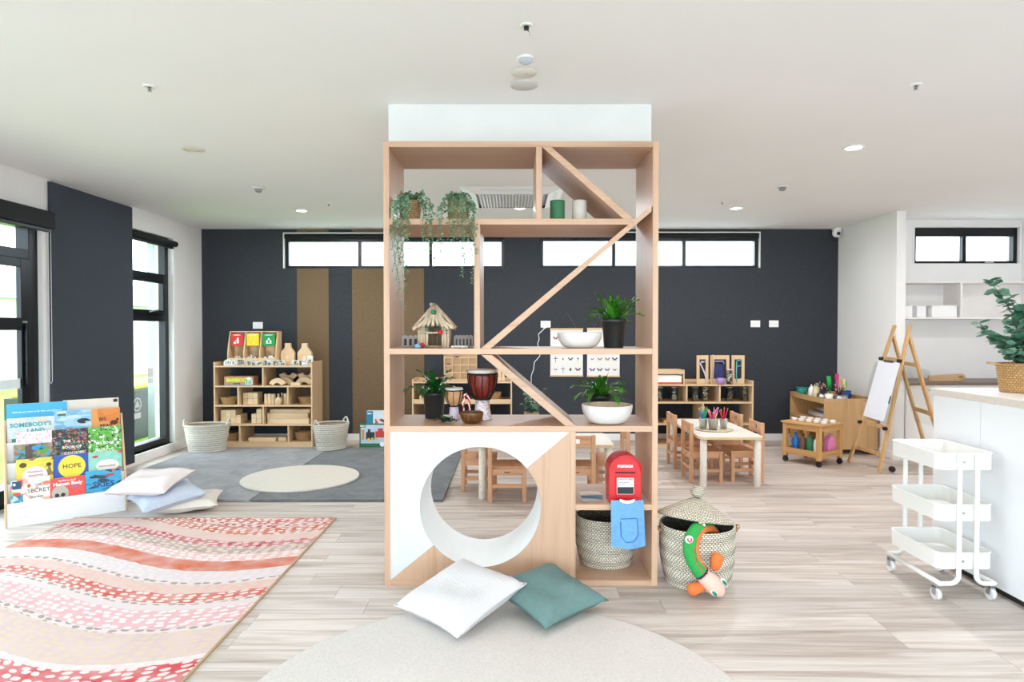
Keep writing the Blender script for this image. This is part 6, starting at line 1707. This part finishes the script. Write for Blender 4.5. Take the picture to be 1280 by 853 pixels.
def paint_bottle(lx, ly_, col, label, jug=False):
    q = TRM @ Vector((lx, ly_, .109))
    r_ = root('paint_bottle', label, 'bottle', q, TRZ if not jug else TRZ + PI / 2)
    m = plain(col, .4, var=.05)
    if jug:
        pl = [(-.062, 0), (.062, 0), (.066, .08), (.05, .15), (.022, .185), (-.022, .185), (-.05, .15), (-.066, .08)]
        part('jug', MB().prism(pl, -.035, .035, 'y'), m, r_, .012, seg=3)
        part('cap', MB().cyl((0, 0, .185), (0, 0, .208), .018), m, r_)
    else:
        part('bottle', MB().lathe([(.0001, 0), (.036, 0), (.038, .006), (.038, .12), (.032, .15), (.015, .172), (.013, .182), (.0001, .182)], 20), m, r_)
        part('cap', MB().cyl((0, 0, .18), (0, 0, .204), .017), m, r_)
for k, (col, nm) in enumerate((('#1f6fbe', 'blue'), ('#6f5148', 'brown'), ('#2c7a52', 'green'), ('#efefee', 'white'))):
    paint_bottle(-w + .105 + k * .0835, -d + .085, col, nm + ' paint bottle on the pine trolley shelf')
paint_bottle(w - .085, d - .11, '#e887bb', 'large pink paint jug on the pine trolley shelf', True)
# paint pots and palettes on top
for k in range(10):
    q = TRM @ Vector((-w + .07 + (k % 5) * .085, -d * .45 + (k // 5) * .15, H_ + .001))
    r_ = root('paint_pot', 'small white paint pot on the pine trolley top', 'pot', q, 0, 'white paint pots on the trolley')
    part('pot', MB().lathe([(.0001, 0), (.026, 0), (.03, .026), (.0001, .026)], 16), plain('#e9e6e2', .5, name='paint_pot'), r_)
    part('lid', MB().lathe([(.031, .024), (.031, .032), (.0001, .033)], 16), plain('#f2f1ef', .4, name='pot_lid'), r_)

# paint cabinet against the right wall
cx0, cx1, cy0, cy1 = 3.50, 4.10, 7.20, 8.10
hC = .63
r = root('paint_cabinet', 'birch cabinet with open side against the white wall, art supplies on top', 'cabinet', ((cx0 + cx1) / 2, (cy0 + cy1) / 2, 0))
w, d = (cx1 - cx0) / 2, (cy1 - cy0) / 2
PINX, PINY, PINZ = (wood('maple', '#cfa673', '#bc9160', a_, .5) for a_ in 'xyz')
part('end_panel', B(-w, w, -d, -d + .02, .06, hC), PINZ, r, .002)
part('end_panel', B(-w, w, d - .02, d, .06, hC), PINZ, r, .002)
part('back_panel', B(w - .015, w, -d + .02, d - .02, .06, hC), PINZ, r)
for z in (.06, .34, hC - .06): part('shelf', B(-w, w - .015, -d + .02, d - .02, z, z + .02), PINY, r, .002)
part('fascia', B(-w, -w + .015, -d + .02, d - .02, hC - .04, hC + .0), PINY, r, .002)
for sx in (-1, 1):
    for sy in (-1, 1):
        part('castor', MB().tube([(sx * (w - .07), sy * (d - .07) - .015, .03), (sx * (w - .07), sy * (d - .07) + .015, .03)], .03, 16).box(sx * (w - .07) - .02, sx * (w - .07) + .02, sy * (d - .07) - .02, sy * (d - .07) + .02, .04, .06), CASTOR, r)
zt = hC - .04 + .001
def on_cab(px, dy): 
    Y = cy0 + dy
    return Vector((min(cx1 - .08, max(cx0 + .085, (px - 640) / FPX * Y)), Y, zt))
def tin(q, R_, h, m, label, n_, blist, grp, name='brush_tin', cat='tin'):
    r_ = root(name, label, cat, q)
    part('can', MB().lathe([(.0001, 0), (R_, 0), (R_, h), (R_ * .95, h), (R_ * .95, .004), (.0001, .004)], 28), m, r_)
    part('rim', MB().tube([(math.cos(2 * PI * i / 28) * R_, math.sin(2 * PI * i / 28) * R_, h) for i in range(28)], .003, 6, True), m, r_)
    rb_ = random.Random(int(R_ * 1e4) + n_)
    for j in range(n_):
        a_ = rb_.random() * 6.28; t_ = R_ * .7
        c0 = q + Vector((-math.cos(a_) * t_ * .5, -math.sin(a_) * t_ * .5, .006))
        tip = Vector((math.cos(a_) * t_ * 1.7, math.sin(a_) * t_ * 1.7, h + rb_.uniform(.06, .12)))
        col, hcol = blist[j % len(blist)]
        br_ = root('paintbrush', grp[0], 'brush', c0, 0, grp[1])
        part('handle', MB().tube([(0, 0, 0), tip * .5, tip * .86], [.003, .005, .004], 6), plain(col, .4), br_)
        part('ferrule', MB().tube([tip * .86, tip * .93], .0055, 6), STEEL, br_)
        part('bristles', MB().tube([tip * .93, tip], [.006, .003], 6), plain(hcol, .8), br_)
TAN = [('#2a1c16', '#d8b890'), ('#5a2a1c', '#2a2320'), ('#3a2a20', '#e2c8a8'), ('#1c1a1a', '#c9a070')]
tin(on_cab(1017, .22), .06, .075, STEEL, 'steel tin of brushes at the front of the paint cabinet', 9, TAN, ('dark handled paintbrush in the front steel tin', 'brushes in the front tin'))
tin(on_cab(1051, .10), .075, .07, STEEL, 'wide steel bowl of brushes nearest the easel', 14, TAN, ('dark handled paintbrush in the wide steel bowl', 'brushes in the wide bowl'))
tin(on_cab(1026, .45), .07, .09, BLACKP, 'black tub of brushes at the back of the cabinet', 12, [('#8a2a24', '#c9302c'), ('#2a1c16', '#d8b890'), ('#e2d8c8', '#3a2a20')], ('paintbrush in the black tub', 'brushes in the black tub'), 'brush_tub', 'tub')
for k, (px, dy, c, hh_, lab) in enumerate(((1003, .50, '#f0eeea', .16, 'white squeeze bottle'), (1010, .38, '#e2cfa4', .15, 'straw coloured squeeze bottle'), (1019, .56, '#ead9b0', .155, 'cream squeeze bottle'))):
    q = on_cab(px, dy)
    r_ = root('squeeze_bottle', lab + ' on the paint cabinet', 'bottle', q)
    part('bottle', MB().lathe([(.0001, 0), (.032, 0), (.034, .005), (.034, hh_ * .65), (.024, hh_ * .8), (.012, hh_ * .85), (.0001, hh_ * .85)], 18), plain(c, .4), r_)
    part('nozzle', MB().tube([(0, 0, hh_ * .85), (0, 0, hh_)], [.012, .006], 12), plain(c, .4), r_)
q = on_cab(996, .75)
r_ = root('teal_tub', 'round teal tub at the far end of the paint cabinet', 'tub', q)
part('tub', MB().lathe([(.0001, 0), (.05, 0), (.065, .10), (.06, .10), (.046, .006), (.0001, .006)], 24), plain('#1f8a7e', .5, name='teal_plastic'), r_)
part('rim', MB().tube([(math.cos(2 * PI * i / 24) * .064, math.sin(2 * PI * i / 24) * .064, .10) for i in range(24)], .004, 6, True), plain('#1f8a7e', .5, name='teal_plastic'), r_)
q = on_cab(1036, .07)
r_ = root('paper_cup', 'white paper cup on the paint cabinet front', 'cup', q)
part('cup', MB().lathe([(.0001, 0), (.034, 0), (.042, .085), (.039, .085), (.032, .005), (.0001, .005)], 24), plain('#eeeae2', .6, name='cup_paper'), r_)
part('rim', MB().tube([(math.cos(2 * PI * i / 24) * .0415, math.sin(2 * PI * i / 24) * .0415, .085) for i in range(24)], .003, 6, True), plain('#eeeae2', .6, name='cup_paper'), r_)
r_ = root('paint_roller', 'green foam paint roller standing on the paint cabinet', 'roller', on_cab(1037.5, .35))
part('foam', MB().tube([(0, 0, .13), (-.004, 0, .20), (-.012, 0, .27)], [.022, .026, .024], 14), plain('#1fa548', .8, bmp=.6, bs=200, name='green_foam'), r_)
part('handle', MB().tube([(.012, 0, 0), (.008, 0, .07), (0, 0, .13)], .011, 10), plain('#178a3c', .5, name='green_handle'), r_)
r_ = root('scrubbing_brush', 'magenta handled brush standing on the paint cabinet', 'brush', on_cab(1046.5, .30))
part('handle', MB().tube([(0, 0, 0), (0, 0, .14), (.006, 0, .27)], [.014, .018, .016], 12), plain('#c92a6a', .5, name='magenta_plastic'), r_)
part('head', MB().box(-.02, .02, -.012, .012, .24, .30), plain('#c92a6a', .5, name='magenta_plastic'), r_, .005)
r_ = root('spatula', 'yellow and white spatulas fanned out on the paint cabinet', 'spatula', on_cab(1054, .34))
for k, (c, dx) in enumerate((('#e8c83a', -.012), ('#eceae6', .014), ('#8ac24a', .03))):
    part('blade', MB().box(dx - .012 + k * .004, dx + .012 + k * .004, -.004 + k * .006, .001 + k * .006, .10, .25 - .012 * k), plain(c, .5), r_, .003)
part('grip', MB().tube([(0, 0, 0), (.006, 0, .10)], .012, 8), plain('#1a4fae', .5, name='blue_grip'), r_)
tin(on_cab(1058, .47), .055, .085, plain('#1f4f9e', .5, name='blue_tub'), 'blue tub of brushes by the wall', 5, TAN, ('dark handled paintbrush in the blue tub', 'brushes in the blue tub'), 'brush_tub', 'tub')
for k in range(3):
    q = Vector((cx0 + .16 + .05 * k, cy0 + .2 + .1 * (k % 2), .361 + (.0525 if k == 2 else 0)))
    r_ = root('paper_roll', ('front white paper roll', 'rear white paper roll', 'top white paper roll')[k] + ' on the cabinet shelf', 'paper roll', q)
    part('roll', MB().tube([(0, 0, .026), (0, .5, .026)], .026, 18), plain('#e6e4e2', .7, var=.05, name='roll_paper'), r_)
    part('core', MB().tube([(0, -.002, .026), (0, .0, .026)], .010, 12), plain('#a58a6a', .8, name='card_core'), r_)

# ================================================================== EASEL
EW = wood('easel_pine', '#d3aa76', '#b9895a', 'z', .5)
f1, f2 = at_z(1061, 579, 0), at_z(1098.5, 591.5, 0)
t1, t2 = at_y(1118.5, 407, f1.y), at_y(1137, 407, f2.y)
eo = Vector(((f1.x + f2.x) / 2, (f1.y + f2.y) / 2, 0))
r = root('easel', 'double-sided pine easel with clear acrylic boards', 'easel', eo)
for (f_, t_) in ((f1, t1), (f2, t2)):
    a_, b_ = f_ - eo, t_ - eo
    part('front_leg', MB().bar(a_ + Vector((0, 0, .008)), b_, .045, .022, (1, 0, 0)), EW, r, .003)
    piv = a_.lerp(b_, .92)
    foot = Vector((piv.x + .42, piv.y, .008))
    part('rear_leg', MB().bar(foot, piv + Vector((.02, 0, 0)), .045, .022, (1, 0, 0)), EW, r, .003)
def lerp_leg(t): return (f1.lerp(t1, t) - eo, f2.lerp(t2, t) - eo)
for t, nm in ((.12, 'cross_rail'), (.30, 'cross_rail'), (.76, 'cross_rail')):
    a_, b_ = lerp_leg(t)
    part(nm, MB().bar(a_ + Vector((.014, 0, 0)), b_ + Vector((.014, 0, 0)), .02, .04), EW, r, .002)
    if t > .2:
        for q in (a_, b_):
            part('knob', MB().cyl(q + Vector((-.045, 0, 0)), q + Vector((-.012, 0, 0)), .018, n=14), CASTOR, r)
for t in (.15, .40, .73):
    a_, b_ = lerp_leg(.92 * 1.0)
    p1 = Vector((a_.x + .42 * (1 - t / .92) + .02 * (t / .92), a_.y, a_.z * t / .92)); p2 = Vector((b_.x + .42 * (1 - t / .92) + .02 * (t / .92), b_.y, b_.z * t / .92))
    part('rear_cross_rail', MB().bar(p1, p2, .02, .04), EW, r, .002)
part('castor', MB().cyl(f2 - eo + Vector((.15, .02, .03)), f2 - eo + Vector((.15, .05, .03)), .028), CASTOR, r)
ACR = glass('acrylic', '#fbfdfc', .05)
def board(mb, A, Bv, up_, w_, h_, th_, off):
    c = (A + Bv) / 2 + off; ex_ = (A - Bv).normalized(); ez_ = ex_.cross(up_).normalized()
    M = Matrix.Translation(c) @ Matrix((ex_, up_, ez_)).transposed().to_4x4()
    return mb.prism([(p[0], p[1]) for p in rrect(w_ / 2, h_ / 2, min(.03, th_ * 8))], -th_ / 2, th_ / 2, 'z', M=M)
A_, Bv = lerp_leg(.53)
upv = ((t1 - f1).normalized() + (t2 - f2).normalized()).normalized()
ex_ = (A_ - Bv).normalized(); upv = (upv - ex_ * upv.dot(ex_)).normalized()
nrm = ex_.cross(upv).normalized()
if nrm.x > 0: nrm = -nrm
part('acrylic_board', board(MB(), A_, Bv, upv, .66, .60, .005, nrm * .022), ACR, r, label='clear acrylic board')
up2 = Vector((-.33, 0, 1)); up2 = (up2 - ex_ * up2.dot(ex_)).normalized()
R1, R2 = lerp_leg(.92)
cR = (R1 + R2) / 2
cR2 = Vector((cR.x + .21, cR.y, .72)); 
n2_ = ex_.cross(up2).normalized()
if n2_.x < 0: n2_ = -n2_
part('acrylic_board', board(MB(), cR2 + ex_ * .2, cR2 - ex_ * .2, up2, .66, .62, .005, n2_ * .022), ACR, r, label='clear acrylic board on rear')
pad = root('drawing_pad', 'white drawing paper clipped to the easel', 'paper', eo)
part('paper', board(MB(), A_ + upv * .015, Bv + upv * .015, upv, .46, .60, .003, nrm * .030), plain('#e9ebf2', .7, var=.01, name='drawing_paper'), pad)
cA = (A_ + Bv) / 2 + upv * .318 + nrm * .034
part('clip', MB().bar(cA + ex_ * .10, cA - ex_ * .10, .012, .02), STEEL, pad)
part('marker_clip', MB().bar((A_ + Bv) / 2 - ex_ * .235 - upv * .02 + nrm * .034, (A_ + Bv) / 2 - ex_ * .235 - upv * .10 + nrm * .034, .008, .008), BLACKP, pad)

# ================================================================== KITCHEN
KW = plain('#ece8e6', .5, var=.02, name='kitchen_white')
n0 = at_y(1125, 352, YK - .30); n1 = at_y(1276, 398, YK - .30)
kx0 = XRW + .11
r = root('wall_shelf', 'white wall-hung open shelf with two bays below kitchen window', 'shelf', ((kx0 + XR) / 2, YK, at_y(1160, 399, YK - .30).z))
ox = (kx0 + XR) / 2; zb_ = at_y(1160, 399, YK - .30).z; zt_ = at_y(1160, 351.5, YK - .30).z
hh_ = zt_ - zb_
part('bottom_board', B(kx0 - ox, XR - ox - .002, -.30, -.002, 0, .02), KW, r, .002)
part('top_board', B(kx0 - ox, XR - ox - .002, -.30, -.002, hh_ - .02, hh_), KW, r, .002)
xs = at_y(1202, 375, YK - .30).x - ox
part('divider', B(xs - .012, xs + .012, -.30, -.002, .02, hh_ - .02), KW, r, .002)
part('end_board', B(kx0 - ox, kx0 - ox + .018, -.30, -.002, .02, hh_ - .02), KW, r, .002)
part('back_board', B(kx0 - ox + .018, XR - ox - .002, -.012, -.002, .02, hh_ - .02), KW, r)
STB = plain('#f4f3f3', .4, var=.02, name='tub_plastic')
for k, (px, w_, Yb, hb_) in enumerate(((1131, .13, YK - .20, .13), (1149.5, .10, YK - .15, .13), (1178, .28, YK - .2, .13))):
    q = Vector(((px - 640) / FPX * (Yb - .05), Yb, zb_ + .0205))
    rt_ = root('storage_tub', ('narrow white storage tub at the end of the kitchen wall shelf', 'small white storage tub between two others on the wall shelf', 'wide white storage tub beside the wall shelf divider')[k], 'storage tub', q)
    w2 = w_ / 2
    mb = MB()
    for (a0_, a1_, y0_, y1_) in ((-w2, w2, -.08, -.074), (-w2, w2, .074, .08), (-w2, -w2 + .006, -.074, .074), (w2 - .006, w2, -.074, .074)):
        mb.box(a0_, a1_, y0_, y1_, 0, hb_)
    mb.box(-w2, w2, -.08, .08, 0, .004)
    part('tub', mb, STB, rt_, .002)
    part('rim', MB().tube([(-w2 - .004, -.084, hb_), (w2 + .004, -.084, hb_), (w2 + .004, .084, hb_), (-w2 - .004, .084, hb_)], .006, 6, True), STB, rt_)
# benches along the kitchen wall
bz = .84
r = root('kitchen_bench', 'white kitchen bench below the wall shelf', 'bench', ((kx0 + XR) / 2, YK, 0))
for k in range(3):
    wq = (XR - kx0 - .006) / 3
    x = kx0 - ox + wq * k
    cb_ = part('cabinet_front', B(x + .002, x + wq - .002, -.60, -.002, .1, bz - .03), KW, r, .002)
    part('handle', B(x + wq / 2 - .06, x + wq / 2 + .06, -.612, -.60, bz - .09, bz - .08), STEEL, cb_)
part('kick_board', B(kx0 - ox, XR - ox - .006, -.55, -.002, 0, .1), plain('#5a5552', .6, name='kick_grey'), r)
part('worktop', B(kx0 - ox, XR - ox - .004, -.63, -.002, bz - .03, bz), plain('#6b5b50', .4, var=.1, vs=40, name='worktop_stone'), r, .003)
r = root('chopping_board', 'wooden paddle board standing at the back of the kitchen bench', 'board', Vector(((1190 - 640) / FPX * 6.95, 7.02, bz + .001)))
part('blade', MB().prism([(-.2, 0), (.16, 0), (.19, .02), (.205, .05), (.19, .075), (.16, .085), (-.2, .065)], 0, .02, 'y'), wood('board_wood', '#c9a57c', '#b08a60', 'x', .5), r, .004)
part('grip_hole', MB().prism([(.15 + .03 * math.cos(2 * PI * i / 16), .048 + .013 * math.sin(2 * PI * i / 16)) for i in range(16)], -.001, .0, 'y'), plain('#8a6a48', .6, name='grip_dark'), r)

# island with stone top
ix0 = at_z(1280, 766, 0).x; iy1 = at_x(1163.5, 600, ix0).y
iz = 1.05
ix1, iy0 = ix0 + 1.0, 1.45
r = root('kitchen_island', 'white kitchen island with pale stone benchtop', 'island', (ix0, iy1, 0))
ISW = plain('#eef0f3', .5, var=.015, name='island_laminate')
seam = at_x(1222, 600, ix0).y
for (ya, yb) in ((seam - iy1 + .002, 0.0), (iy0 + 1.05 - iy1 + .002, seam - iy1 - .002), (iy0 - iy1, iy0 + 1.05 - iy1 - .002)):
    part('side_panel', B(.012, .030, ya, yb, .045, iz - .04), ISW, r, .001)
part('carcass', B(.030, ix1 - ix0, iy0 - iy1, -.002, .045, iz - .04), ISW, r)
part('kick_board', B(.05, ix1 - ix0 - .04, iy0 - iy1 + .04, -.04, 0, .045), BLACKP, r)
part('benchtop', B(0, ix1 - ix0 + .01, iy0 - iy1, .012, iz - .04, iz), plain('#d9d0c6', .35, var=.06, vs=60, name='benchtop_stone'), r, .003)
part('benchtop_surface', B(.004, ix1 - ix0 + .006, iy0 - iy1 + .004, .008, iz, iz + .001), plain('#f0efee', .25, var=.02, name='benchtop_white'), r)
# big eucalyptus
Pp = at_z(1280.5, 492, iz); Pp = Vector((Pp.x + .012, Pp.y + .06, iz + .0015))
def br(px, py, dy=0.0):
    q = at_y(px, py, Pp.y + dy) - Pp; return (q.x, q.y, q.z)
BR = [[(0, 0, .14), br(1274, 430), br(1266, 395), br(1250, 368), br(1237, 352)],
      [(-.01, 0, .14), br(1268, 436), br(1256, 428), br(1240, 422), br(1224, 405)],
      [(0, 0, .14), br(1278, 420, -.05), br(1272, 395, -.08), br(1262, 372, -.1)],
      [(0, 0, .14), br(1282, 420, .05), br(1290, 390, .08), br(1300, 362, .1)],
      [(0, 0, .14), br(1270, 445, -.06), br(1262, 440, -.10), br(1256, 430, -.12)],
      [(0, 0, .14), br(1285, 430, -.08), br(1284, 405, -.12), br(1278, 385, -.15)],
      [(0, 0, .14), br(1290, 440), br(1310, 420), br(1325, 400)],
      [(0, 0, .14), br(1280, 440, .08), br(1272, 420, .14), br(1262, 405, .2)],
      [(0, 0, .14), br(1278, 446, -.09), br(1274, 436, -.14), br(1268, 444, -.19)]]
eucalyptus(Pp, .105, .165, BR, 'large eucalyptus plant in wicker pot on the kitchen island', 15, weave('wicker_tan', '#cda070', '#b88a58', '#93703f', 75, 34), .072, True)

# ================================================================== WHITE TROLLEY
cA_, cB_, cC_ = at_z(1115.5, 714, 0), at_z(1169, 750, 0), at_z(1243, 752, 0)
TW = plain('#f1f1ee', .35, var=.015, name='white_powder_coat')
tcx = (cB_.x + cC_.x) / 2; tcy = (cA_.y + cB_.y) / 2
r = root('utility_trolley', 'white three-tier metal trolley on castors beside the island', 'trolley', (tcx, tcy, 0))
tw_, td_ = (cC_.x - cB_.x) / 2, (cA_.y - cB_.y) / 2
def tray3(z, k):
    w_, d_ = tw_ + .0, td_ + .015
    pl = rrect(w_, d_, .04, 5); pi2 = rrect(w_ - .004, d_ - .004, .037, 5); n_ = len(pl)
    mb = MB(); hgt = .083
    vs = [(p[0], p[1], z) for p in pl] + [(p[0], p[1], z + hgt) for p in pl] + [(p[0], p[1], z + hgt) for p in pi2] + [(p[0], p[1], z + .004) for p in pi2]
    fs = []
    for i in range(n_):
        j = (i + 1) % n_
        for q in range(3): fs.append((q * n_ + i, q * n_ + j, (q + 1) * n_ + j, (q + 1) * n_ + i))
    fs.append(list(range(n_))[::-1]); fs.append([3 * n_ + i for i in range(n_)])
    mb.add(vs, fs)
    t_ = part('tray', mb, TW, r)
    part('rolled_edge', MB().tube([(p[0], p[1], z + hgt) for p in pl], .005, 6, True), TW, t_)
    for sy in (-1, 1):
        for sx in (-1, 1):
            part('screw', MB().cyl((sx * .035 + .02, sy * (d_ + .0), z + .04), (sx * .035 + .02, sy * (d_ + .004), z + .04), .006, n=10), STEEL, t_)
for k, z in enumerate((.165, .415, .68)): tray3(z, k)
rt2 = .0125
for sy in (-1, 1):
    yv = sy * (td_ + .015 + rt2)
    for sx in (-1, 1):
        xe = sx * (tw_ - .005)
        part('frame_tube', MB().tube(smooth_path([Vector((sx * .045 + .0, yv, .76)), Vector((sx * .045, yv, .4)), Vector((sx * .045, yv, .16)), Vector((sx * .05, yv, .12)), Vector((sx * .075, yv, .098)), Vector((sx * .11, yv, .095)), Vector((xe, yv, .095))], 4), rt2, 10), TW, r)
for sx in (-1, 1):
    xe = sx * (tw_ - .005)
    part('base_rail', MB().tube([(xe, -td_ - .015 - rt2, .095), (xe, td_ + .015 + rt2, .095)], rt2, 10), TW, r)
    for sy in (-1, 1):
        x_, y_ = xe, sy * (td_ + .0)
        cs = part('castor', MB().tube([(x_ - .011, y_, .033), (x_ + .011, y_, .033)], .032, 20), plain('#e9eaea', .4, name='castor_white'), r, rot=(0, 0, 0))
        part('castor_fork', MB().box(x_ - .016, x_ - .012, y_ - .014, y_ + .014, .03, .075).box(x_ + .012, x_ + .016, y_ - .014, y_ + .014, .03, .075).box(x_ - .016, x_ + .016, y_ - .014, y_ + .014, .068, .083), STEEL, cs)
